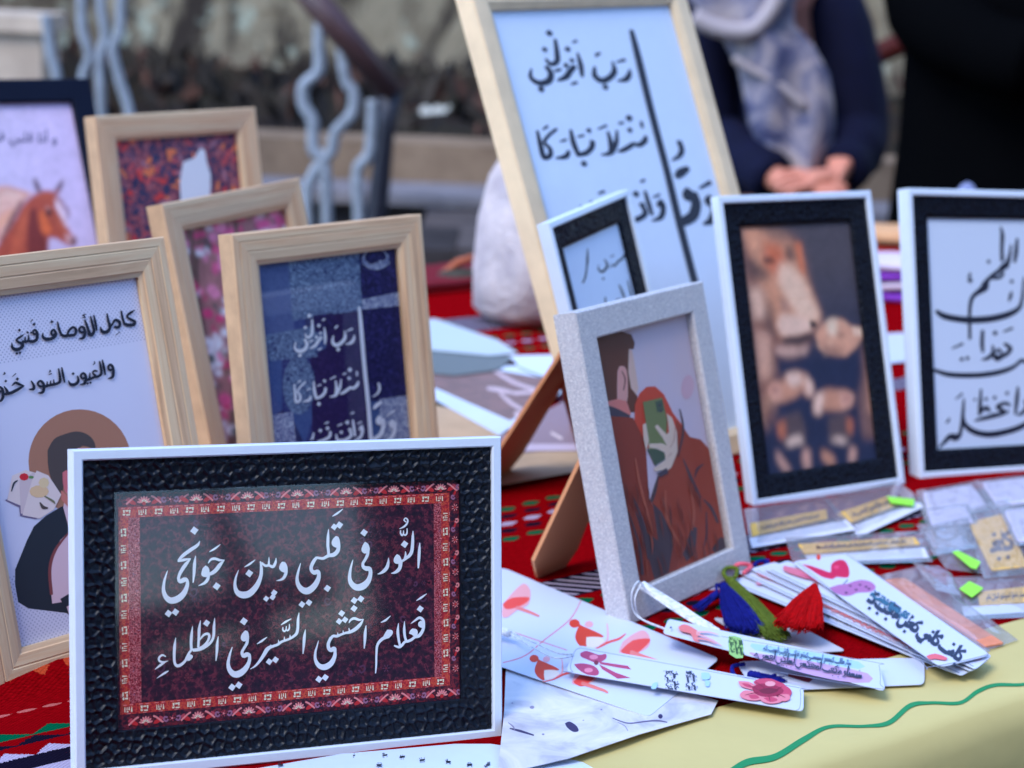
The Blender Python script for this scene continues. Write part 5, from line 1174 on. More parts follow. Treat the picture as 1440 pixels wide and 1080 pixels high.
# the fan of bookmarks
FAN = [([(1022, 818), (1062, 806), (1372, 930), (1345, 948)], 'lowest bookmark of the fan under the red tassel, white with dark lettering'),
       ([(1036, 804), (1070, 796), (1380, 935), (1352, 950)], 'white bookmark second from the bottom of the fan, faint red line along it'),
       ([(1055, 800), (1090, 790), (1392, 926), (1366, 944)], 'white bookmark in the middle of the fan with small dark blue words'),
       ([(1075, 800), (1108, 788), (1395, 922), (1372, 941)], 'white bookmark with a mauve bow, just under the butterfly one')]
fan = []
for i, (c, lab) in enumerate(FAN):
    o, a, pl = card('bookmark', c, .0035 + .0022 * i, lab, 'bookmarks fanned out at the right', r=.15); fan.append((o, pl))
    a.crop(1040, 660, 3.6)
    q = [(c[0][0] * .8 + c[3][0] * .2, c[0][1] * .8 + c[3][1] * .2), (c[3][0] - c[0][0], c[3][1] - c[0][1])]
    a.crop(0, 0, 1); dx, dy = q[1]; ln = math.hypot(dx, dy)
    e = lambda f_, w_: (c[0][0] + (c[3][0] - c[0][0]) * f_ + (c[1][0] - c[0][0]) * w_, c[0][1] + (c[3][1] - c[0][1]) * f_ + (c[1][1] - c[0][1]) * w_)
    a.stroke([e(.02, .1) + (.9,), e(.98, .1) + (.9,)], GREYL); 
    a.scrawl(*e(.30, .30), dx, dy, ln * .55, 6.5, (NAVY_I, ink(200, 120, 140), ink(60, 84, 150), NAVY_I)[i], 90 + i, 1.6)
    if i in (1, 3): a.poly([e(.03, .55), e(.10, .75), e(.16, .5), e(.12, .35), e(.06, .3)], ink(196, 110, 150), 3); a.poly([e(.10, .5), e(.2, .7), e(.22, .5)], ink(170, 70, 120), 2)
    else: a.disc(*e(.08, .5), 5, ink(190, 120, 170), 8, 3)
    a.poly([e(.90, .5), e(.95, .7), e(.96, .4)], (ink(150, 30, 70), ink(200, 130, 160))[i % 2], 2)
    a.build('drawing', o)
o, a, pl = card('bookmark', [(1112, 790), (1190, 779), (1393, 921), (1323, 938)], .0128, 'top bookmark of the fan with a magenta butterfly and dark blue words', 'bookmarks fanned out at the right', r=.14)
top_o = o; a.crop(1040, 660, 3.6)
a.stroke([(290, 470, 3), (900, 960, 3.5), (960, 1000, 3.5), (1230, 945, 3.5), (1250, 920, 3.5), (1200, 870, 3), (540, 430, 3)], GREYL)
for pts in ([(315, 480), (360, 488), (420, 508), (460, 520), (465, 480), (500, 458), (535, 465), (555, 505), (552, 545), (520, 548), (490, 545), (470, 556), (420, 545), (370, 515)],): a.poly(pts, MAG, 3)
a.disc(490, 495, 16, ink(206, 60, 120), 8, 10); a.disc(400, 445, 12, CORAL2, 7, 16)
a.poly([(455, 600), (500, 585), (540, 580), (610, 560), (665, 570), (690, 598), (660, 622), (600, 625), (560, 640), (520, 640), (480, 622)], LIL, 3); a.stroke([(525, 582, 4), (548, 560, 6)], BLKI)
for x, y in ((560, 590), (610, 585), (640, 595), (540, 625), (590, 610), (655, 605)): a.disc(x, y, 9, ink(90, 50, 110), 6, 6)
a.scrawl(650, 664, .84, .55, 560, 74, NAVY_I, 77, 17); a.scrawl(655, 632, .84, .55, 230, 36, ink(40, 96, 140), 78, 11)
a.poly([(945, 950), (990, 938), (1050, 958), (1040, 972), (990, 965), (960, 968)], ink(206, 96, 120), 2)
a.build('drawing', o)
z0 = .0175
tassel(fan[3][0], TAB.px(1145, 826, z0 + .003), TAB.px(1119, 888, .016), .0150, T_RED, 5, 520, .00042, .0022, flat=.3)
tassel(fan[0][0], TAB.px(1028, 818, .011), TAB.px(1097, 902, .006), .0095, T_OLIVE, 6, 230, .00036, .003)
cord(fan[0][0], [TAB.px(1028, 818, .008), TAB.px(1018, 808, .010), TAB.px(1022, 799, .011), TAB.px(1036, 800, .011), TAB.px(1034, 812, .009)], T_OLIVE, .0016)
cord(fan[1][0], [TAB.px(1030, 800, .010), TAB.px(1040, 793, .013), TAB.px(1056, 796, .011), TAB.px(1046, 806, .009)], T_PINK, .0017)
cord(fan[1][0], [TAB.px(1060, 796, .008), TAB.px(1066, 790, .01), TAB.px(1080, 789, .01), TAB.px(1074, 796, .008)], T_BLUE, .0015)
o, a, pl = card('bookmark', [(1000, 868), (1120, 878), (1190, 915), (1090, 920)], .0022, 'pale grey bookmark lying flat beneath the tassels', r=.1, m=plain('pale_grey_card', A(176, 186, 220), 0.6, 0.3))
tassel(o, TAB.px(1018, 826, .012), TAB.px(1052, 892, .006), .0125, T_BLUE, 7, 320, .00038, .003)
tassel(o, TAB.px(1005, 838, .009), TAB.px(978, 858, .004), .004, T_BLUE, 9, 50)
cord(o, [TAB.px(1018, 828, .012), TAB.px(1008, 822, .012), TAB.px(1010, 836, .01), TAB.px(1020, 834, .01)], T_BLUE, .0012)

# ---------------------------------------------------------------- key tags in clear bags
YTAG, NEON = plain('yellow_tag_card', A(214, 176, 96), 0.55, 0.3, 0.06, 60), plain('neon_green_sticker', (0.32, 0.84, 0.05, 1), 0.5, 0.3)
TXT = ink(84, 66, 60)
def packet(bag, tagq, dz, lab, sticker=None, seed=1, strip=None, ring_=None, tcol=None, th=.0035, words=True, steel=None):
    """a thin clear bag holding a printed key tag"""
    base = max(ground_z(TAB.px(x, y).x, TAB.px(x, y).y) for x, y in bag)
    pl = Plane((0, 0, base + dz), TAB.U, TAB.V)
    c = [pl.px(x, y) for x, y in bag]; k = 22; rnd = random.Random(seed); ox = rnd.uniform(0, 50)
    vs, fs = [], []
    for lay in (0, 1):
        for j in range(k + 1):
            for i in range(k + 1):
                u, v = i / k, j / k
                p = c[0].lerp(c[1], u).lerp(c[3].lerp(c[2], u), v)
                e = min(1, 5 * min(u, 1 - u, v, 1 - v))
                h = (th * (.45 + .55 * noise.noise(Vector((p.x * 55 + ox, p.y * 55, 0)))) + .0022 * noise.noise(Vector((p.x * 150 + p.y * 60, p.y * 170, ox)))) * e if lay else .0002 * e
                vs.append(p + Vector((0, 0, max(h, .0022 * e if lay else 0))))
    n1 = k + 1
    for lay in (0, 1):
        o_ = lay * n1 * n1
        fs += [(o_ + j * n1 + i, o_ + j * n1 + i + 1, o_ + (j + 1) * n1 + i + 1, o_ + (j + 1) * n1 + i)[::1 if lay else -1] for j in range(k) for i in range(k)]
    m = Matrix.Translation(sum(c, Vector()) / 4)
    root = empty('key_tag_packet', m, lab, 'key tag', 'key tags in clear bags')
    mb = MB(); mb.add(vs, fs, 0, True); mb.build('clear_bag', FILM, root)
    zt = .0011
    if strip:
        mb = MB(); mb.slab([pl.px(x, y, zt - .0004) for x, y in strip], pl.N, .0004); mb.build('card_strip', plain('pale_card', A(196, 208, 246), 0.5, 0.35), root)
    if tagq:
        mb = MB(); mb.slab([pl.px(x, y, zt) for x, y in rounded(tagq, .12)], pl.N, .0008); t = mb.build('tag', tcol or YTAG, root)
        if words:
            a = Art(pl, zt + 2e-5, 1e-5); a.pd = zt; a.crop(0, 0, 1)
            q = [Vector(p) for p in tagq]; st = q[3].lerp(q[0], .38).lerp(q[2].lerp(q[1], .38), .12); en = q[3].lerp(q[0], .38).lerp(q[2].lerp(q[1], .38), .9)
            hgt = min((q[3] - q[0]).length, (q[2] - q[1]).length) * .42
            a.scrawl(st.x, st.y, en.x - st.x, en.y - st.y, (en - st).length, hgt, TXT, seed, hgt * .2); a.build('lettering', t)
    if sticker:
        mb = MB(); mb.slab([pl.px(x, y, th + .0006) for x, y in sticker], pl.N, .0003); mb.build('price_sticker', NEON, root)
    if ring_:
        x, y, rx, ry = ring_; mb = MB(); pts = [pl.px(x + rx * math.cos(a_), y + ry * math.sin(a_), .0022) for a_ in [2 * math.pi * i / 20 for i in range(21)]]
        mb.tube(pts, .0009, 0, 6); mb.build('split_ring', plain('copper_ring', (0.35, 0.2, 0.16, 1), 0.3, 0.5, Metallic=0.8), root)
    return root
packet([(1046, 716), (1160, 698), (1206, 744), (1056, 772)], [(1055, 736), (1162, 716), (1164, 729), (1058, 754)], .002, 'clear bag with long yellow tag, left end under the lion frame', None, 2, [(1054, 757), (1190, 731), (1204, 745), (1058, 770)])
packet([(1160, 700), (1262, 676), (1300, 706), (1200, 758)], [(1176, 722), (1250, 697), (1268, 708), (1196, 735)], .003, 'clear bag with yellow tag and a flat neon green sticker at its right end', [(1247, 698), (1286, 702), (1285, 711), (1253, 707)], 3, [(1198, 740), (1290, 706), (1300, 712), (1206, 756)])
packet([(1104, 756), (1300, 746), (1312, 790), (1116, 796)], [(1122, 765), (1286, 755), (1294, 765), (1132, 779)], .0045, 'clear bag with the longest yellow tag, lying above the butterfly bookmark', None, 4, [(1132, 781), (1300, 770), (1306, 784), (1140, 791)])
packet([(1288, 738), (1352, 726), (1388, 808), (1330, 800)], [(1300, 745), (1345, 740), (1358, 768), (1312, 770)], .005, 'clear bag with a copper ring and a slanting neon green sticker', [(1339, 776), (1347, 774), (1379, 790), (1373, 800), (1365, 798)], 5, None, (1330, 748, 16, 11), plain('pale_mauve_card', A(186, 186, 226), 0.5, 0.3), .004, False)
packet([(1350, 718), (1418, 700), (1462, 806), (1384, 814)], [(1362, 735), (1410, 722), (1446, 796), (1394, 802)], .006, 'clear bag with broad yellow tag and dark writing by the right edge', None, 6, [(1372, 733), (1402, 727), (1416, 757), (1390, 762)])
packet([(1330, 812), (1450, 806), (1450, 868), (1346, 872)], [(1374, 832), (1450, 824), (1450, 846), (1378, 851)], .0035, 'clear bag with yellow tag and a square neon green sticker, lowest at right', [(1349, 828), (1363, 817), (1383, 827), (1367, 840)], 7, [(1352, 853), (1450, 848), (1450, 860), (1356, 866)])
packet([(1224, 812), (1292, 796), (1432, 900), (1384, 916)], [(1242, 816), (1272, 812), (1412, 904), (1384, 909)], .003, 'orange bookmark sealed in a clear bag beside the butterfly bookmark', None, 8, None, None, plain('orange_print_card', A(206, 130, 104), 0.5, 0.3, 0.12, 90), .003)
PALE_T = plain('lilac_card', A(186, 190, 236), 0.5, 0.35)
for i, (b, lab) in enumerate((([(1288, 690), (1372, 676), (1400, 716), (1300, 734)], 'clear bag with plain lilac card just below the right hand frame'), ([(1370, 676), (1470, 664), (1480, 706), (1396, 716)], 'clear bag with plain pale card cut by the right edge of the picture'),
        ([(1296, 716), (1362, 708), (1376, 736), (1306, 744)], 'clear bag with pale card between the copper ring and the lilac one'), ([(1404, 714), (1480, 702), (1490, 760), (1428, 768)], 'clear bag with pale card above the broad yellow tag'))):
    q = [Vector(p) for p in b]; cc_ = sum(q, Vector((0, 0))) / 4
    packet(b, [tuple(p.lerp(cc_, .18)) for p in q], .004 + .002 * i, lab, None, 20 + i, None, None, PALE_T, .004, False)

for i, (b, lab) in enumerate((([(1296, 742), (1362, 726), (1374, 770), (1312, 782)], 'crumpled empty clear bag over the copper ring'),
        ([(1282, 790), (1338, 806), (1352, 838), (1316, 830)], 'small empty clear bag across the top of the orange bookmark'))):
    packet(b, None, .009 + .002 * i, lab, None, 40 + i, None, None, None, .007, False)
# ---------------------------------------------------------------- flat things farther back on the cloth
BROWNP = tex_blue('brown_photo_print', A(112, 98, 110), A(128, 108, 120), 30)
o, a = sheet('photo_print', [(560, 520), (612, 534), (640, 520), (800, 508), (806, 540), (702, 612), (612, 562), (560, 545)], .006, PAPER, 'white bordered brown photo print with pale figures lying on the cloth', 'photo print')
a.crop(590, 440, 4.154); a.poly([(-60, 380), (110, 300), (270, 330), (460, 335), (780, 390), (560, 610), (530, 630), (120, 450)], BROWNP)
for s_ in [[(400, 440, 20), (470, 450, 26), (560, 470, 14)], [(470, 470, 14), (540, 530, 22), (620, 580, 18), (560, 590, 30)], [(440, 340, 18), (560, 410, 22), (720, 460, 18)], [(560, 470, 22), (680, 460, 18)]]: a.stroke(s_, ink(186, 176, 206))
a.build('drawing', o)
o, a = sheet('photo_print', [(690, 620), (800, 560), (840, 560), (850, 632), (760, 634), (700, 640)], .0045, plain('mauve_print', A(136, 124, 152), 0.5, 0.3), 'mauve photo print under the brown easel leg', 'photo print')
a.crop(590, 440, 4.154); a.poly([(420, 765), (1000, 765), (1000, 805), (400, 805)], ink(186, 180, 220)); a.stroke([(770, 700, 14), (830, 735, 16)], ink(206, 200, 226)); a.build('drawing', o)
o, a = sheet('paper', [(560, 452), (612, 448), (700, 478), (728, 496), (690, 500), (560, 488)], .009, plain('pale_blue_sheet', A(166, 190, 222), 0.6, 0.3), 'pale blue sheet of paper in front of the cloth bag', 'paper sheet')
o, a = sheet('paper', [(560, 488), (690, 500), (728, 499), (700, 520), (640, 528), (560, 520)], .0075, plain('grey_green_sheet', A(96, 112, 130), 0.6, 0.3), 'grey green sheet under the pale blue one', 'paper sheet')
o, a = sheet('paper', [(716, 500), (812, 498), (815, 520), (780, 536), (730, 515)], .009, PAPER, 'white folded sheet touching the brown easel leg', 'paper sheet')
o, a = sheet('paper', [(1228, 470), (1300, 466), (1300, 505), (1240, 512)], .003, plain('pale_sheet', A(176, 192, 234), 0.6, 0.3), 'pale blue sheet between the lion frame and the right hand one', 'paper sheet')
o, a = sheet('cardboard', [(560, 560), (640, 575), (720, 618), (850, 635), (850, 656), (706, 682), (560, 640)], .0012, plain('beige_board', A(176, 158, 144), 0.7, 0.2, 0.1, 30), 'beige cardboard piece flat on the red cloth below the photo prints', 'cardboard')
# cloth bag
n = NT('white_cotton'); n.bump(n.noise(34, 4, 0.6, None, 1.2), 0.45, 0.012); COTTON = n.fin(n.ramp(n.noise(30, 3), [(0.3, A(150, 150, 174)), (0.7, A(186, 186, 208))]), 0.85, 0.15)
bc = Vector((.046, 2.36, 0)); mb = MB(); rings = []
prof = [(0, .085, .05), (.012, .1, .065), (.05, .105, .07), (.10, .1, .066), (.14, .092, .055), (.165, .078, .042), (.185, .058, .03), (.205, .042, .022), (.222, .034, .018), (.24, .04, .022)]
for h, rx, ry in prof:
    r = []
    for i in range(40):
        t = 2 * math.pi * i / 40; k = 1 + .05 * abs(noise.noise(Vector((math.cos(t) * 4 + 9, math.sin(t) * 4, h * 9)))) + .07 * noise.noise(Vector((math.cos(t) * 2.2, math.sin(t) * 2.2, h * 16))) + .10 * (h / .24) * math.sin(9 * t + h * 20) * (h > .12)
        ex = abs(math.cos(t)) ** .7 * (1 if math.cos(t) > 0 else -1); ey = abs(math.sin(t)) ** .7 * (1 if math.sin(t) > 0 else -1)
        r.append(bc + TAB.U * rx * ex * k + TAB.V * ry * ey * k + Vector((.02 * (h / .24), 0, h * 1.16 + .004)))
    rings.append(r)
mb.loft(rings); bag = mb.build('cloth_bag', COTTON); tag(bag, 'white cotton bag tied at the top standing behind the tall pale frame', 'cloth bag')
cord(bag, [bc + Vector((-.005, -.02, .262)), bc + Vector((-.04, -.04, .23)), bc + Vector((-.035, -.06, .19))], T_WHITE, .0016)
# small goods on the far end of the table
def blob(c, rx, ry, rz, seed, n1=14, n2=9):
    rings = []
    for j in range(n2 + 1):
        ph = -math.pi / 2 + math.pi * j / n2; r = []
        for i in range(n1):
            t = 2 * math.pi * i / n1; k = 1 + .22 * noise.noise(Vector((math.cos(t) * 1.6 + seed, math.sin(t) * 1.6, ph * 1.3)))
            r.append(Vector((c[0] + rx * k * math.cos(ph + 1e-3) * math.cos(t), c[1] + ry * k * math.cos(ph + 1e-3) * math.sin(t), c[2] + rz * (math.sin(ph) + 1))))
        rings.append(r)
    return rings
def folded(c, w, d, h, m, m2, lab, name, cat, yaw=TH, layers=5, seed=0):
    """a folded textile: rounded leaves lying on one another"""
    rnd = random.Random(seed); pl = Plane((c[0], c[1], c[2]), (math.cos(yaw), math.sin(yaw), 0), (-math.sin(yaw), math.cos(yaw), 0)); mb = MB()
    for k in range(layers):
        hh = h / layers; e = rnd.uniform(-.006, .006); rings = []
        for u in [i / 12 for i in range(13)]:
            r = []
            for t in [2 * math.pi * i / 14 for i in range(14)]:
                cs, sn = math.cos(t), math.sin(t); sq = lambda q: math.copysign(abs(q) ** .5, q)
                r.append(pl.P((u - .5) * w + e, sq(cs) * d / 2 + e, hh * (k + .5) + sq(sn) * hh * .48 + .003 * noise.noise(Vector((u * 4 + seed, cs * 2, k)))))
            rings.append(r)
        mb.loft(rings, k % 2)
    return tag(mb.build(name, [m, m2]), lab, cat)
RED2 = plain('red_cotton', (0.30, 0.004, 0.008, 1), 0.8, 0.2, 0.2, 40)
p = at(632, 428, 2.62); folded((p.x, p.y - .06, 0.0), .2, .12, .014, RED2, plain('dark_red_cotton', (0.16, 0.004, 0.01, 1), 0.8, 0.2), 'folded dark red textile at the far end behind the blue print', 'folded_textile', 'textile', TH, 2, 2)
p = at(648, 412, 2.55); mb = MB(); mb.loft(blob((p.x, p.y, .0), .03, .022, .011, 4)); mb.loft(blob((p.x + .03, p.y + .015, .0), .022, .02, .013, 9), 1); mb.tube([p + Vector((-.025, 0, .02)), p + Vector((-.005, 0, .038)), p + Vector((.02, .01, .045))], .005, 2)
tag(mb.build('trinket_pouch', [plain('olive_fabric', A(56, 54, 52), 0.7, 0.2), plain('grey_fabric', A(110, 114, 114), 0.7, 0.2), plain('orange_trim', A(150, 84, 62), 0.6, 0.3)]), 'small olive and grey pouch with orange trim beside the cotton bag', 'pouch')
p = at(1252, 405, 2.6); folded((p.x + .02, p.y, 0.0), .16, .1, .05, plain('violet_fabric', A(120, 60, 196), 0.7, 0.2), plain('pale_lilac_fabric', A(190, 186, 226), 0.7, 0.2), 'folded violet and white scarf seen between the lion frame and right one', 'folded_scarf', 'scarf', 0.1, 4, 5)
p = at(1252, 368, 2.75); folded((p.x + .03, p.y + .05, 0.0), .2, .1, .06, plain('beige_fabric', A(190, 150, 120), 0.7, 0.2), plain('red_fabric', A(160, 40, 30), 0.7, 0.2), 'folded beige and red cloth behind the violet scarf', 'folded_textile', 'textile', 0.05, 3, 6)
p = at(1355, 262, 2.35); mb = MB(); rings = []
for i in range(9):
    t = i / 8; q = at(1330 + 60 * t, 268 - 9 * math.sin(t * 3), 2.35); rings.append([Vector((q.x + .0, q.y + .012 * math.sin(a_), q.z - .055 + .058 * math.sin(math.pi * (.15 + .7 * t)) * (.5 + .5 * math.cos(a_)))) for a_ in [2 * math.pi * j / 10 for j in range(10)]])
mb.loft(rings)
mb.tube([rings[4][5] + Vector((0, 0, .02)), Vector((rings[4][5].x, rings[4][5].y, .002))], [.02, .024], 0, 12)
tag(mb.build('fabric_stand', plain('blue_grey_fabric', A(110, 124, 176), 0.7, 0.2)), 'blue grey fabric hump peeping above the right hand frame', 'fabric')
# ---------------------------------------------------------------- the yard behind the stall
n = NT('trodden_earth'); n.bump(n.noise(14, 6, 0.7), 0.6, 0.03)
EARTH = n.fin(n.ramp(n.noise(2.2, 6, 0.65), [(0.3, (0.05, 0.042, 0.036, 1)), (0.55, (0.10, 0.085, 0.072, 1)), (0.75, (0.16, 0.14, 0.12, 1))]), 0.9, 0.15)
mb = MB(); mb.add([(-90, -90, GZ), (90, -90, GZ), (90, 90, GZ), (-90, 90, GZ)], [(0, 1, 2, 3)])
tag(mb.build('ground', EARTH), kind='structure')
n = NT('stained_plaster'); a1 = n.noise(1.6, 6, 0.7, dist=0.8); a2 = n.noise(3.4, 5, 0.7, n.map((1, 1, 0.45), (0, 0, 0), (3, 1, 2)), 1.0); a3 = n.noise(9, 4, 0.6)
c = n.ramp(a1, [(0.34, A(36, 32, 30)), (0.45, A(84, 78, 72)), (0.54, A(126, 122, 114)), (0.63, A(98, 90, 80)), (0.75, A(54, 47, 42))])
c = n.mix(n.ramp(a2, [(0.48, (0, 0, 0, 1)), (0.58, (1, 1, 1, 1))]), c, A(44, 40, 40)); c = n.mix(n.ramp(a3, [(0.58, (0, 0, 0, 1)), (0.68, (.8, .8, .8, 1))]), c, A(146, 162, 162))
n.bump(a3, 0.5, 0.02); PLASTER = n.fin(c, 0.9, 0.15)
mb = MB(); nx, nz = 60, 20; Y0 = 7.2
vs = [Vector((-5 + 11 * i / nx, Y0 + .05 * noise.noise(Vector((i * .35, j * .4, 0))), GZ + 3.6 * j / nz)) for j in range(nz + 1) for i in range(nx + 1)]
mb.add(vs, [(j * (nx + 1) + i, j * (nx + 1) + i + 1, (j + 1) * (nx + 1) + i + 1, (j + 1) * (nx + 1) + i) for j in range(nz) for i in range(nx)], 0, True)
mb.box(Plane((0, 0, 0), (1, 0, 0), (0, 1, 0)), -5, 6, Y0 + .06, Y0 + .4, GZ, GZ + 3.6)
tag(mb.build('wall', PLASTER), 'grey stained plaster wall behind the railing and seated person', 'wall')
n = NT('dark_undergrowth_soil'); n.bump(n.noise(30, 5, 0.7), 0.8, 0.03); a1 = n.noise(7, 6, 0.75)
SOIL = n.fin(n.ramp(a1, [(0.3, (0.008, 0.006, 0.006, 1)), (0.46, (0.028, 0.019, 0.015, 1)), (0.56, (0.026, 0.024, 0.014, 1)), (0.64, (0.075, 0.030, 0.02, 1)), (0.8, (0.13, 0.10, 0.075, 1))]), 0.95, 0.1)
YL = 5.1
zt = at(640, 203, YL).z; zw = at(640, 112, Y0).z
mb = MB(); nx, ny = 110, 30
vs = []
for j in range(ny + 1):
    for i in range(nx + 1):
        x, v = -3.2 + 7 * i / nx, j / ny; y = YL + .1 + (Y0 - YL - .08) * v
        vs.append((x, y, zt - .02 + (zw - zt + .03) * v + .05 * noise.noise(Vector((x * 5, y * 5, 0))) + .03 * noise.noise(Vector((x * 14, y * 14, 3)))))
mb.add(vs, [(j * (nx + 1) + i, j * (nx + 1) + i + 1, (j + 1) * (nx + 1) + i + 1, (j + 1) * (nx + 1) + i) for j in range(ny) for i in range(nx)], 0, True)
tag(mb.build('soil_bank', SOIL), kind='structure')
# low weeds along the bank: countless small leaves
mb = MB(); rnd = random.Random(2)
for i in range(900):
    x, y = rnd.uniform(-2.6, 2.6), rnd.uniform(YL + .15, Y0 - .1) ; v = (y - YL - .1) / (Y0 - YL - .08); z = zt - .02 + (zw - zt + .03) * v
    h, w = rnd.uniform(.03, .12), rnd.uniform(.01, .03); t = rnd.uniform(0, 6.28); lx, ly = rnd.uniform(-.06, .06), rnd.uniform(-.06, .06)
    dx, dy = math.cos(t) * w, math.sin(t) * w; o_ = Vector((x, y, z + .01))
    mb.add([o_, o_ + Vector((dx + lx * .5, dy + ly * .5, h * .6)), o_ + Vector((lx, ly, h)), o_ + Vector((-dx + lx * .5, -dy + ly * .5, h * .5))], [(0, 1, 2, 3)], rnd.choice((0, 0, 1, 2)))
tag(mb.build('weeds', [plain('dull_green_leaf', (0.03, 0.02, 0.012, 1), 0.7, 0.2), plain('dry_leaf', (0.085, 0.036, 0.022, 1), 0.8, 0.2), plain('dark_leaf', (0.010, 0.008, 0.007, 1), 0.8, 0.2)]), kind='stuff')
XY = Plane((0, 0, 0), (1, 0, 0), (0, 1, 0))
def stone(name, c1, c2, sc=12):
    n = NT(name); n.bump(n.noise(60, 4), 0.3, 0.004); return n.fin(n.ramp(n.noise(sc, 5, 0.65), [(0.3, c1), (0.7, c2)]), 0.85, 0.2)
STONE = stone('beige_stone', A(102, 89, 82), A(130, 117, 109)); STONE2 = stone('grey_blue_stone', A(96, 96, 112), A(120, 122, 140)); DARKST = stone('dark_stone', A(30, 28, 34), A(56, 54, 62)); MIDST = stone('grey_stone', A(56, 54, 62), A(84, 80, 88))
zm, zb = at(640, 252, YL).z, at(640, 292, YL - .25).z
mb = MB(); mb.box(XY, -3.2, 3.6, YL, YL + .16, GZ + .002, zt, 0); o = mb.build('stone_ledge', STONE); tag(o, 'beige stone ledge edging the earth bank behind the stall', 'ledge')
mb = MB(); mb.box(XY, -3.2, 3.6, YL - .25, YL - .003, zb, zm - .01, 0); mb.build('step', STONE2, o)
mb = MB(); mb.box(XY, -3.2, 3.6, YL - .2, YL - .003, GZ + .002, zb - .002, 0); mb.build('plinth', DARKST, o)
rnd = random.Random(4)
for i, (x0, x1, y0, y1, Y, m) in enumerate(((590, 690, 326, 365, 4.4, MIDST), (560, 640, 352, 400, 4.1, DARKST), (640, 720, 352, 400, 4.0, MIDST), (700, 800, 300, 380, 4.5, DARKST))):
    p, q = at(x0, y1, Y), at(x1, y0, Y); mb = MB(); mb.box(XY, p.x, q.x, Y, Y + .3, GZ + .002, q.z); tag(mb.build('stone_block', m), ('grey stone block below the ledge, seen beside the blue print', 'dark stone block just above the folded red textile', 'grey stone block left of the cotton bag', 'dark stone block behind the cotton bag')[i], 'stone block')
p, q = at(-60, 330, 4.9), at(58, 22, 4.9); pm = at(0, 45, 4.9).z
mb = MB(); mb.box(XY, p.x - .3, q.x, 4.9, 5.3 - .21, GZ + .002, pm, 0); o = mb.build('stone_pillar', stone('pale_stone', A(150, 142, 142), A(172, 164, 164))); tag(o, 'pale stone pillar with a capping slab in the upper left corner', 'pillar')
mb = MB(); mb.box(XY, p.x - .32, q.x + .02, 4.88, 5.08, pm + .002, q.z, 0); mb.build('capping_slab', stone('pale_cap', A(160, 152, 152), A(182, 174, 174)), o)
# stair railing
def px_path(pts, Y): return [q for q in spline([tuple(at(x, y, Y)) for x, y in pts], 8)]
YR = 4.55
RAILW, POSTM, BAL = plain('dark_brown_rail', A(62, 44, 50), 0.45, 0.4, 0.15, 20), plain('black_iron', A(26, 28, 44), 0.5, 0.4), plain('grey_painted_iron', A(122, 136, 162), 0.5, 0.3, 0.25, 45)
m = Matrix.Translation(Vector((at(540, 300, YR).x, YR, GZ)))
rl = empty('stair_railing', m, 'stair railing with dark brown handrail, black post and wavy grey bars', 'railing')
mb = MB(); A0, A1 = at(395, -60, YR), at(556, 132, YR); d_ = (A1 - A0).normalized(); sd_ = Vector((0, 1, 0)); u_ = sd_.cross(d_).normalized()
rr = []
for t in (0, 1):
    c_ = A0.lerp(A1, t); rr.append([c_ + sd_ * (.032 * math.cos(a_)) + u_ * (.034 * math.sin(a_)) * (1 if math.sin(a_) > 0 else .8) for a_ in [2 * math.pi * i / 14 for i in range(14)]])
mb.loft(rr, 0, True); mb.build('handrail', RAILW, rl)
mb = MB(); t0, b0 = at(548, 128, YR), at(530, 300, YR); bx = b0 + (b0 - t0).normalized() * ((b0.z - GZ) / max(1e-3, (t0 - b0).normalized().z) - .003)
mb.tube([t0, t0.lerp(b0, .3), b0, bx], [.028, .02, .024, .026], 0, 10); mb.build('newel_post', POSTM, rl)
for pts in ([(452, 0), (449, 60), (448, 100), (428, 120), (427, 146), (440, 172), (441, 210), (456, 230), (460, 312)], [(478, 50), (486, 110), (498, 132), (495, 160), (472, 186), (466, 212), (446, 236), (432, 264)], [(524, 140), (520, 214), (503, 240), (505, 300)]):
    q = px_path(pts, YR); e = Vector(q[-1]); mb = MB(); q = [Vector(p) for p in q] + [Vector((e.x + .01, e.y, e.z - .2)), Vector((e.x, e.y, GZ + .003))]
    mb.tube(q, .0135, 0, 8); mb.build('baluster', BAL, rl)
m = Matrix.Translation(Vector((at(150, 200, 4.7).x, 4.7, GZ)))
rl2 = empty('stair_railing', m, 'second stair railing of wavy grey bars only, above the carpet silhouette frame', 'railing')
for pts in ([(114, -30), (116, 40), (126, 80), (117, 112), (122, 200)], [(170, -30), (168, 44), (158, 68), (168, 112), (182, 160), (190, 230)], [(64, 20), (72, 80), (80, 108), (84, 200)], [(142, -30), (142, 10), (148, 50), (140, 90), (146, 200)]):
    q = [Vector(p) for p in px_path(pts, 4.7)]; e = q[-1]; mb = MB(); mb.tube(q + [Vector((e.x, e.y, e.z - .2)), Vector((e.x, e.y, GZ + .003))], .0115, 0, 8); mb.build('baluster', BAL, rl2)
mb = MB(); mb.tube([at(40, -95, 4.7), at(230, -70, 4.7)], .03, 0, 12); mb.build('handrail', RAILW, rl2)
q0, q1 = at(1150, 116, 4.9), at(1330, 32, 4.9); rl3 = empty('handrail', Matrix.Translation(Vector((q1.x, q1.y, GZ))), 'dark red slanting handrail between the two people', 'handrail')
RDM = plain('dark_red_paint', A(60, 16, 12), 0.6, 0.15, 0.1, 30)
mb = MB(); mb.tube([q0, q1], .026, 0, 12); mb.build('rail', RDM, rl3)
for t in (.15, .85):
    c_ = q0.lerp(q1, t); mb = MB(); mb.tube([c_, Vector((c_.x, c_.y, GZ + .003))], .014, 0, 8); mb.build('post', POSTM, rl3)
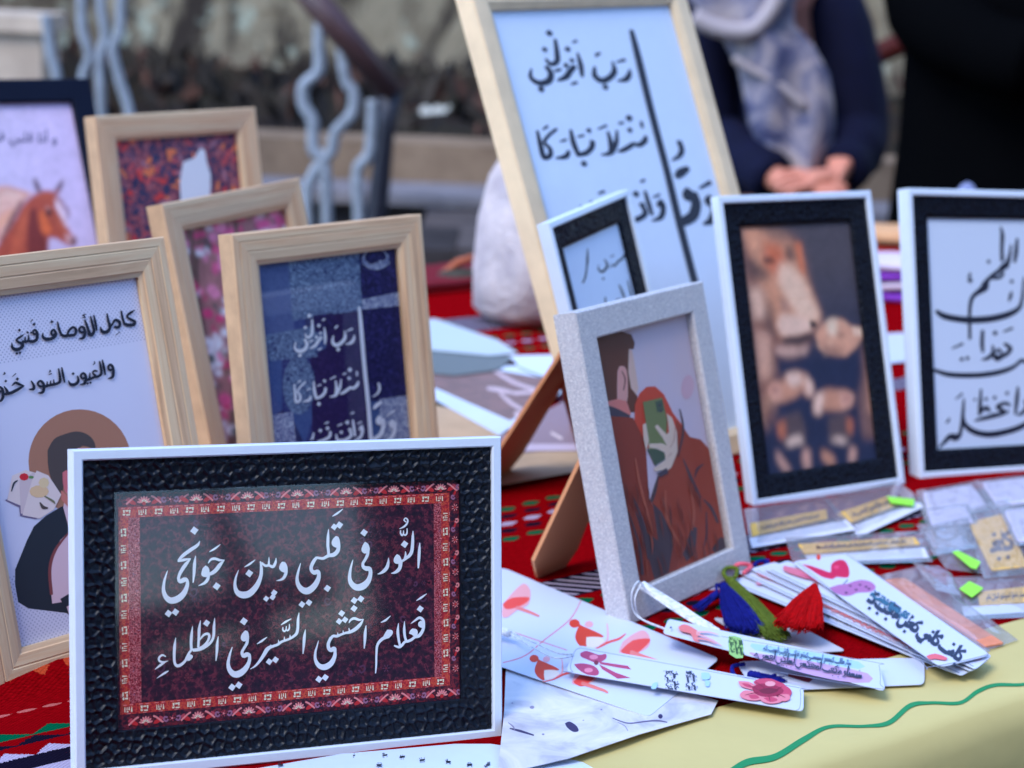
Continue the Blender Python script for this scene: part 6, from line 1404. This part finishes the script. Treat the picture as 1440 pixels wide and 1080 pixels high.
# litter on the bank
def scrap(px, py, Y, s_, m, lab, seed):
    p = at(px, py, Y); mb = MB(); k = 7; vs = []
    for j in range(k):
        for i in range(k): a_, b_ = i / (k - 1) - .5, j / (k - 1) - .5; f_ = 1 + .9 * noise.noise(Vector((a_ * 3 + seed, b_ * 3, 5))) - 1.1 * (a_ * a_ + b_ * b_); vs.append(p + Vector((a_ * s_ * 2.6 * f_ + .3 * b_ * s_, b_ * s_ * f_, s_ * .45 * noise.noise(Vector((i * .7 + seed, j * .7, seed))) + .35 * s_ * b_ + .25 * s_ * a_)))
    mb.add(vs, [(j * k + i, j * k + i + 1, (j + 1) * k + i + 1, (j + 1) * k + i) for j in range(k - 1) for i in range(k - 1)], 0, True)
    tag(mb.build('scrap', m), lab, 'scrap')
scrap(610, 156, 5.9, .045, plain('white_wrapper', A(160, 168, 176), 0.5, 0.4), 'crumpled white wrapper on the dark bank above the cotton bag', 1)
scrap(625, 208, 5.25, .045, plain('violet_wrapper', A(120, 70, 140), 0.5, 0.4), 'violet wrapper lying on the stone ledge', 3); scrap(570, 218, 5.3, .05, plain('mauve_wrapper', A(120, 90, 120), 0.5, 0.4), 'small mauve wrapper left of the violet one', 6)

# ---------------------------------------------------------------- people
def skin(name, nodes, edges, m, parent, sub=2):
    me = bpy.data.meshes.new(name); me.from_pydata([p for p, r in nodes], edges, [])
    o = bpy.data.objects.new(name, me); COL.objects.link(o)
    md = o.modifiers.new('skin', 'SKIN'); md.use_smooth_shade = True
    if not me.skin_vertices: me.skin_vertices.new()
    for i, (p, r) in enumerate(nodes):
        sv = me.skin_vertices[0].data[i]; sv.radius = r if isinstance(r, tuple) else (r, r); sv.use_root = (i == 0)
    o.modifiers.new('sub', 'SUBSURF').levels = sub; o.modifiers['sub'].render_levels = sub
    dg = bpy.context.evaluated_depsgraph_get(); me2 = bpy.data.meshes.new_from_object(o.evaluated_get(dg))
    vs = [v.co.copy() for v in me2.vertices]; fs = [tuple(p.vertices) for p in me2.polygons]
    bpy.data.objects.remove(o); bpy.data.meshes.remove(me); bpy.data.meshes.remove(me2)
    mb = MB(); mb.add(vs, fs, 0, True); return mb.build(name, m, parent)
def add_hand(nodes, edges, wi, w, d, up, side, curl=.5):
    """palm, four bent fingers and a thumb grown from wrist node wi"""
    d = d.normalized(); up = (up - d * up.dot(d)).normalized(); sd = d.cross(up) * side
    k = w + d * .045; nodes.append((k, (.034, .017))); ki = len(nodes) - 1; edges.append((wi, ki))
    for f_, (off, l) in enumerate(((-.028, .062), (-.010, .074), (.009, .070), (.027, .054))):
        p = k + d * .04 + sd * off; last = ki
        for s_, q in enumerate((p, p + d * l * .45 - up * curl * l * .15, p + d * l * (.45 + .3 * (1 - curl * .4)) - up * curl * l * .45, p + d * l * (.62 - .1 * curl) - up * curl * l * .75)):
            nodes.append((q, .0088 - .0009 * s_)); edges.append((last, len(nodes) - 1)); last = len(nodes) - 1
    p = w + d * .025 - sd * .03; last = wi
    for s_, q in enumerate((p, p + d * .028 - sd * .018 - up * .008, p + d * .055 - sd * .016 - up * .018)):
        nodes.append((q, .0105 - .001 * s_)); edges.append((last, len(nodes) - 1)); last = len(nodes) - 1
SKIN = plain('skin', A(184, 126, 118), 0.6, 0.35, 0.06, 40)
NAVYJ = plain('navy_jacket_cloth', A(5, 8, 40), 0.9, 0.2, 0.15, 25, 0.4, 120, 0.003)
EYE, BROW, LIPS = plain('eye', (0.03, 0.02, 0.02, 1), 0.3, 0.5), plain('brow', (0.02, 0.012, 0.01, 1), 0.7, 0.2), plain('lips', (0.35, 0.10, 0.09, 1), 0.5, 0.3)
def face(parent, hc, fw, skinm):
    """eyes, brows and lips on the front of a head at hc, looking along fw"""
    sd = fw.cross(Vector((0, 0, 1))).normalized()
    for s_ in (-1, 1):
        mb = MB(); mb.loft([[hc + fw * (.091 + .004 * c) + sd * (s_ * .032 + .013 * r_ * math.cos(t)) + Vector((0, 0, .007 * r_ * math.sin(t))) for t in [2 * math.pi * i / 10 for i in range(10)]] for r_, c in ((1, -1.2), (1, 0), (.55, .8))]); mb.build('eye', EYE, parent)
        mb = MB(); mb.tube([hc + fw * .092 + sd * (s_ * .016) + Vector((0, 0, .022)), hc + fw * .095 + sd * (s_ * .034) + Vector((0, 0, .027)), hc + fw * .085 + sd * (s_ * .05) + Vector((0, 0, .02))], .003, 0, 6); mb.build('eyebrow', BROW, parent)
    mb = MB(); mb.loft([[hc + fw * d_ + sd * (w_ * math.cos(t)) + Vector((0, 0, z_ + w_ * .8 * math.sin(t))) for t in [2 * math.pi * i / 8 for i in range(8)]] for d_, w_, z_ in ((.08, .018, -.028), (.105, .014, -.026), (.116, .007, -.022))]); mb.build('nose', skinm, parent)
    mb = MB(); mb.tube([hc + fw * .088 + sd * -.024 + Vector((0, 0, -.062)), hc + fw * .1 + Vector((0, 0, -.06)), hc + fw * .088 + sd * .024 + Vector((0, 0, -.062))], .006, 0, 6); mb.build('lips', LIPS, parent)
YW = 4.25
def W3(px, py, Y=YW): return at(px, py, Y)
hip = W3(1085, 330); hip.z = -.20; hip.y = YW + .06
root = empty('person', Matrix.Translation(Vector((hip.x, hip.y, GZ))), 'seated person in navy jacket and grey patterned scarf, hands folded in the lap', 'person')
sh_r, sh_l = W3(1162, -40), W3(985, -48); ch = (sh_r + sh_l) / 2; neck = ch + Vector((0, -.01, .06)); head = ch + Vector((0, -.03, .20))
el_r, el_l = W3(1206, 175, YW - .06), W3(1000, 180, YW - .04); wr_r, wr_l = W3(1180, 250, YW - .2), W3(1093, 256, YW - .2)
nodes = [(hip, (.15, .11)), (hip.lerp(ch, .5), (.13, .1)), (ch, (.12, .085)), (neck, .05), (head + Vector((0, 0, -.04)), (.07, .085)), (head + Vector((0, 0, .05)), (.075, .09)), (head + Vector((0, 0, .11)), .045)]
edges = [(0, 1), (1, 2), (2, 3), (3, 4), (4, 5), (5, 6)]
def limb(frm, pts):
    last = frm
    for p, r in pts: nodes.append((p, r)); edges.append((last, len(nodes) - 1)); last = len(nodes) - 1
    return last
wi_r = limb(2, [(sh_r, .052), (el_r, .04), (wr_r, .029)]); wi_l = limb(2, [(sh_l, .052), (el_l, .04), (wr_l, .029)])
for s_ in (-1, 1): limb(0, [(hip + Vector((s_ * .1, -.1, .0)), .085), (hip + Vector((s_ * .11, -.45, .0)), .06), (hip + Vector((s_ * .11, -.43, -.42)), .042), (hip + Vector((s_ * .11, -.44, -.50)), .035), (hip + Vector((s_ * .12, -.6, -.53)), .03)])
add_hand(nodes, edges, wi_r, wr_r, W3(1118, 252, YW - .24) - wr_r, Vector((0, -.5, 1)), 1, .45); add_hand(nodes, edges, wi_l, wr_l, W3(1150, 258, YW - .23) - wr_l, Vector((0, -.5, 1)), -1, .45)
body = skin('body', nodes, edges, SKIN, root)
face(root, head + Vector((0, 0, .01)), Vector((0, -1, 0)), SKIN)
mb = MB(); rings = []
for py, x0, x1, dp in ((-75, 1030, 1120, .10), (-52, 985, 1164, .17), (-20, 966, 1176, .2), (40, 972, 1182, .22), (110, 978, 1186, .22), (180, 982, 1190, .22), (240, 976, 1200, .24), (300, 965, 1212, .26), (340, 965, 1212, .27)):
    a_, b_ = W3(x0, py, YW + .02), W3(x1, py, YW + .02); c_ = (a_ + b_) / 2; hw = (b_ - a_).length / 2; ex = (b_ - a_).normalized()
    rings.append([c_ + ex * hw * math.copysign(abs(math.cos(t)) ** .75, math.cos(t)) + Vector((0, 1, 0)) * dp / 2 * math.sin(t) * (1 + .06 * noise.noise(Vector((t * 2, py * .02, 0)))) + Vector((0, .03, 0)) for t in [2 * math.pi * i / 36 for i in range(36)]])
mb.loft(rings)
mb.tube([q for q in spline([tuple(sh_r + Vector((-.02, .03, .0))), tuple(sh_r.lerp(el_r, .5) + Vector((.006, 0, 0))), tuple(el_r), tuple(el_r.lerp(wr_r, .5) + Vector((.006, 0, -.012))), tuple(wr_r + (el_r - wr_r) * .12)], 6)], [.068] * 6 + [.064] * 6 + [.062] * 6 + [.052] * 6 + [.043], 0, 14)
mb.tube([q for q in spline([tuple(sh_l + Vector((.02, .03, .0))), tuple(sh_l.lerp(el_l, .5)), tuple(el_l), tuple(el_l.lerp(wr_l, .5)), tuple(wr_l + (el_l - wr_l) * .04)], 6)], [.068] * 6 + [.062] * 6 + [.056] * 6 + [.05] * 6 + [.043], 0, 14)
mb.build('jacket', NAVYJ, root)
n = NT('grey_patterned_scarf'); a1 = n.noise(9, 4, 0.6, dist=1.5); SCARF = n.fin(n.ramp(a1, [(0.34, A(38, 46, 92)), (0.46, A(92, 98, 136)), (0.55, A(132, 132, 158)), (0.7, A(154, 152, 170))]), 0.85, 0.15)
n.bump(n.noise(26, 3, 0.6, n.map((1, 1, .35))), 0.6, 0.012)
mb = MB(); rings = []
for py, x0, x1 in ((-70, 1010, 1130), (-40, 975, 1135), (0, 968, 1114), (30, 992, 1114), (60, 1016, 1142), (100, 1036, 1164), (140, 1044, 1170), (175, 1050, 1172), (210, 1068, 1168), (236, 1084, 1160), (246, 1096, 1150)):
    a_, b_ = W3(x0, py, YW - .12), W3(x1, py, YW - .12); c_ = (a_ + b_) / 2; hw = (b_ - a_).length / 2
    rings.append([c_ + Vector((hw * math.cos(t), -.03 - .035 * math.sin(t) - .012 * math.sin(t) * math.sin(5 * math.cos(t) + py * .03), .0)) for t in [2 * math.pi * i / 40 for i in range(40)]])
mb.loft(rings); mb.build('scarf', SCARF, root)
mb = MB(); mb.tube([q for q in spline([tuple(W3(x, y, YW - .19)) for x, y in ((975, 24), (1010, 40), (1050, 44), (1072, 30), (1092, 0), (1100, -40))], 6)], .018, 0, 10); mb.tube([q for q in spline([tuple(W3(x, y, YW - .185)) for x, y in ((1032, 82), (1060, 100), (1095, 118), (1130, 150))], 6)], .008, 0, 8); mb.build('scarf_fold', plain('pale_scarf_fold', A(150, 148, 168), 0.85, 0.15), root)
mb = MB(); mb.poly([W3(x, y, YW - .205) for x, y in ((1028, 12), (1060, 6), (1092, 22), (1094, 50), (1060, 56), (1040, 40))]) if False else None
rings = [[head + Vector((rx * math.cos(t), .02 + ry * math.sin(t) * (1.0 if math.sin(t) > 0 else fr_), z)) for t in [2 * math.pi * i / 28 for i in range(28)]] for z, rx, ry, fr_ in ((-.17, .13, .11, .9), (-.11, .105, .105, .85), (-.06, .098, .11, .5), (.02, .1, .115, .45), (.08, .095, .11, .75), (.125, .07, .085, .95), (.145, .03, .04, 1))]
mb = MB(); mb.loft(rings); mb.build('head_scarf', SCARF, root)
TROU = plain('dark_trousers', (0.015, 0.017, 0.03, 1), 0.8, 0.2)
nd = [(hip + Vector((0, .02, 0)), (.17, .12))]; ed = []
for s_ in (-1, 1):
    last = 0
    for p, r in ((Vector((s_ * .1, -.1, 0)), .1), (Vector((s_ * .11, -.45, 0)), .078), (Vector((s_ * .11, -.435, -.25)), .068), (Vector((s_ * .11, -.43, -.46)), .06)): nd.append((hip + p, r)); ed.append((last, len(nd) - 1)); last = len(nd) - 1
skin('trousers', nd, ed, TROU, root)
for s_ in (-1, 1):
    c_ = hip + Vector((s_ * .115, -.44, 0)); mb = MB(); rings = []
    for y, w, h in ((.07, .03, .07), (.04, .04, .085), (-.03, .042, .075), (-.1, .044, .05), (-.17, .036, .035), (-.195, .02, .02)): rings.append([Vector((c_.x + w * math.cos(t), c_.y + y, GZ + .003 + h / 2 * (1 + math.sin(t)))) for t in [2 * math.pi * i / 14 for i in range(14)]])
    mb.loft(rings); mb.build('shoe', plain('black_shoe', (0.012, 0.012, 0.014, 1), 0.5, 0.4), root)
chm = Matrix.Translation(Vector((hip.x, hip.y + .02, GZ))); cr_ = empty('chair', chm, 'plain grey plastic chair under the seated person', 'chair'); CHM = plain('grey_plastic', (0.25, 0.26, 0.28, 1), 0.5, 0.4)
mb = MB(); mb.box(XY, hip.x - .22, hip.x + .22, hip.y - .24, hip.y + .2, hip.z - .16, hip.z - .125); mb.build('seat', CHM, cr_)
mb = MB(); mb.box(XY, hip.x - .2, hip.x + .2, hip.y + .202, hip.y + .23, hip.z - .16, hip.z + .3); mb.build('backrest', CHM, cr_)
for sx in (-1, 1):
    for yy in (-.21, .18): mb = MB(); mb.tube([Vector((hip.x + sx * .19, hip.y + yy, hip.z - .161)), Vector((hip.x + sx * .21, hip.y + yy * 1.08, GZ + .002))], .016, 0, 8); mb.build('leg', CHM, cr_)
# standing person in black
YB = 3.75; ctr = at(1478, 130, YB); ctr.z = GZ
root2 = empty('person', Matrix.Translation(ctr), 'standing person wrapped in a long black robe at the right edge', 'person')
BLKROBE = plain('black_robe_cloth', (0.002, 0.002, 0.0023, 1), 1.0, 0.0)
nodes = [(ctr + Vector((0, 0, .92)), (.14, .1)), (ctr + Vector((0, 0, 1.18)), (.12, .09)), (ctr + Vector((0, 0, 1.36)), (.12, .08)), (ctr + Vector((0, -.01, 1.44)), .05), (ctr + Vector((0, -.02, 1.52)), (.068, .085)), (ctr + Vector((0, -.02, 1.60)), (.072, .088)), (ctr + Vector((0, -.01, 1.66)), .045)]
edges = [(0, 1), (1, 2), (2, 3), (3, 4), (4, 5), (5, 6)]
wr = []
for s_ in (-1, 1):
    w_ = ctr + Vector((s_ * .07, -.25, 1.0)); last = limb(2, [(ctr + Vector((s_ * .17, 0, 1.36)), .05), (ctr + Vector((s_ * .23, -.02, 1.08)), .038), (w_, .028)]); add_hand(nodes, edges, last, w_, Vector((-s_, -.25, -.1)), Vector((0, -.5, 1)), -s_, .5)
    limb(0, [(ctr + Vector((s_ * .09, 0, .82)), .085), (ctr + Vector((s_ * .09, -.01, .46)), .055), (ctr + Vector((s_ * .09, .01, .09)), .038), (ctr + Vector((s_ * .1, -.12, .04)), .03)])
b2 = skin('body', nodes, edges, SKIN, root2); face(root2, ctr + Vector((0, -.02, 1.57)), Vector((0, -1, 0)), SKIN)
mb = MB(); rings = []
for h, rx, ry in ((.02, .33, .26), (.3, .3, .23), (.6, .275, .2), (.85, .265, .18), (1.05, .265, .17), (1.2, .262, .16), (1.32, .245, .14), (1.4, .20, .115), (1.44, .1, .09)):
    rings.append([ctr + Vector((rx * math.cos(t) * (1 + .05 * math.sin(7 * t + h * 3) * max(0, 1 - h / 1.2)), ry * math.sin(t) * (1 + .07 * math.sin(9 * t + h) * max(0, 1 - h / 1.2)), h)) for t in [2 * math.pi * i / 48 for i in range(48)]])
mb.loft(rings)
for s_ in (-1, 1): mb.tube([q for q in spline([tuple(ctr + Vector((s_ * .17, 0, 1.37))), tuple(ctr + Vector((s_ * .245, -.03, 1.1))), tuple(ctr + Vector((s_ * .17, -.17, 1.02))), tuple(ctr + Vector((s_ * .09, -.24, 1.0)))], 6)], [.075] * 6 + [.072] * 6 + [.065] * 6 + [.06], 0, 14)
mb.build('robe', BLKROBE, root2)
hc = ctr + Vector((0, -.02, 1.57)); mb = MB()
mb.loft([[hc + Vector((rx * math.cos(t), .02 + ry * math.sin(t) * (1 if math.sin(t) > 0 else fr_), z)) for t in [2 * math.pi * i / 28 for i in range(28)]] for z, rx, ry, fr_ in ((-.3, .21, .13, .9), (-.2, .15, .12, .9), (-.11, .105, .105, .85), (-.06, .098, .11, .5), (.02, .1, .115, .45), (.08, .095, .11, .75), (.125, .07, .085, .95), (.145, .03, .04, 1))]); mb.build('head_scarf', BLKROBE, root2)

# ---------------------------------------------------------------- unseen shapes added behind the camera to darken and pattern the pane reflections
DKW = stone('dark_reflection_wall', (0.016, 0.014, 0.018, 1), (0.035, 0.028, 0.03, 1), 3)
def reflection_wall(az0, az1, r, z1, lab):  # added unseen segment: blocks the sky in the panes, gaps left bright
    c = Vector((0, 1.2, 0)); a0, a1 = R(az0), R(az1)
    p, q = c + Vector((math.sin(a0), -math.cos(a0), 0)) * r, c + Vector((math.sin(a1), -math.cos(a1), 0)) * r
    U = (q - p).normalized(); pl = Plane((p.x, p.y, 0), U, Vector((-U.y, U.x, 0))); mb = MB(); L = (q - p).length
    mb.box(pl, 0, L, -.3, 0, GZ + .002, z1)
    for k in range(max(1, int(L / 1.6))): mb.box(pl, .5 + 1.6 * k, min(1.3 + 1.6 * k, L - .1), .002, .03, .5, 1.3)
    tag(mb.build('wall', DKW), lab, 'wall')
reflection_wall(-62, 40.0, 6.2, 3.4, 'long unseen dark wall added behind the camera to darken pane reflections'); reflection_wall(48.6, 79.3, 6.2, 3.4, 'unseen dark wall added right of the first gap to darken pane reflections')
reflection_wall(81.1, 107.4, 6.2, 3.0, 'unseen dark wall added between two narrow sky gaps to darken pane reflections'); reflection_wall(109.0, 128, 6.2, 3.0, 'short unseen dark wall added at far right to darken pane reflections')
reflection_wall(79.3, 81.1, 6.4, .64, 'low unseen wall added to trim the first gap of reflected sky'); reflection_wall(107.4, 109.0, 6.4, .52, 'low unseen wall added to trim the second gap of reflected sky')  # added low pieces set how far down the panes mirror sky
m = Matrix.Translation(Vector((4.3, -3.0, GZ))); st_ = empty('added_stall', m, 'low market stall with a dark leaning pole and brown cloth', 'market stall')  # unseen, added only for what the front pane mirrors
mb = MB(); mb.box(XY, 2.4, 4.75, -3.35, -2.85, GZ + .002, .15); mb.build('counter', plain('brown_counter', (0.16, 0.06, 0.035, 1), 0.7, 0.2), st_)  # added dark mass below the mirrored sky
mb = MB(); mb.tube([Vector((4.19, -3.0, .152)), Vector((4.13, -3.0, .40)), Vector((4.03, -3.0, .72))], [.06, .05, .028], 0, 10); mb.build('pole', plain('dark_pole', (0.02, 0.012, 0.025, 1), 0.6, 0.3), st_)  # added to make the dark streak in the front pane's reflection
mb = MB(); mb.loft([[Vector((3.55 + .9 * f_ + .0, -2.95 + .1 * math.cos(t), .152 + .10 * f_ + .07 * (1 + math.sin(t)))) for t in [2 * math.pi * i / 12 for i in range(12)]] for f_ in (0, .2, .5, .8, 1)]); mb.build('rolled_cloth', plain('brown_orange_cloth', (0.10, 0.05, 0.06, 1), 0.8, 0.2), st_)  # added to shape the brown slope in the front pane's reflection
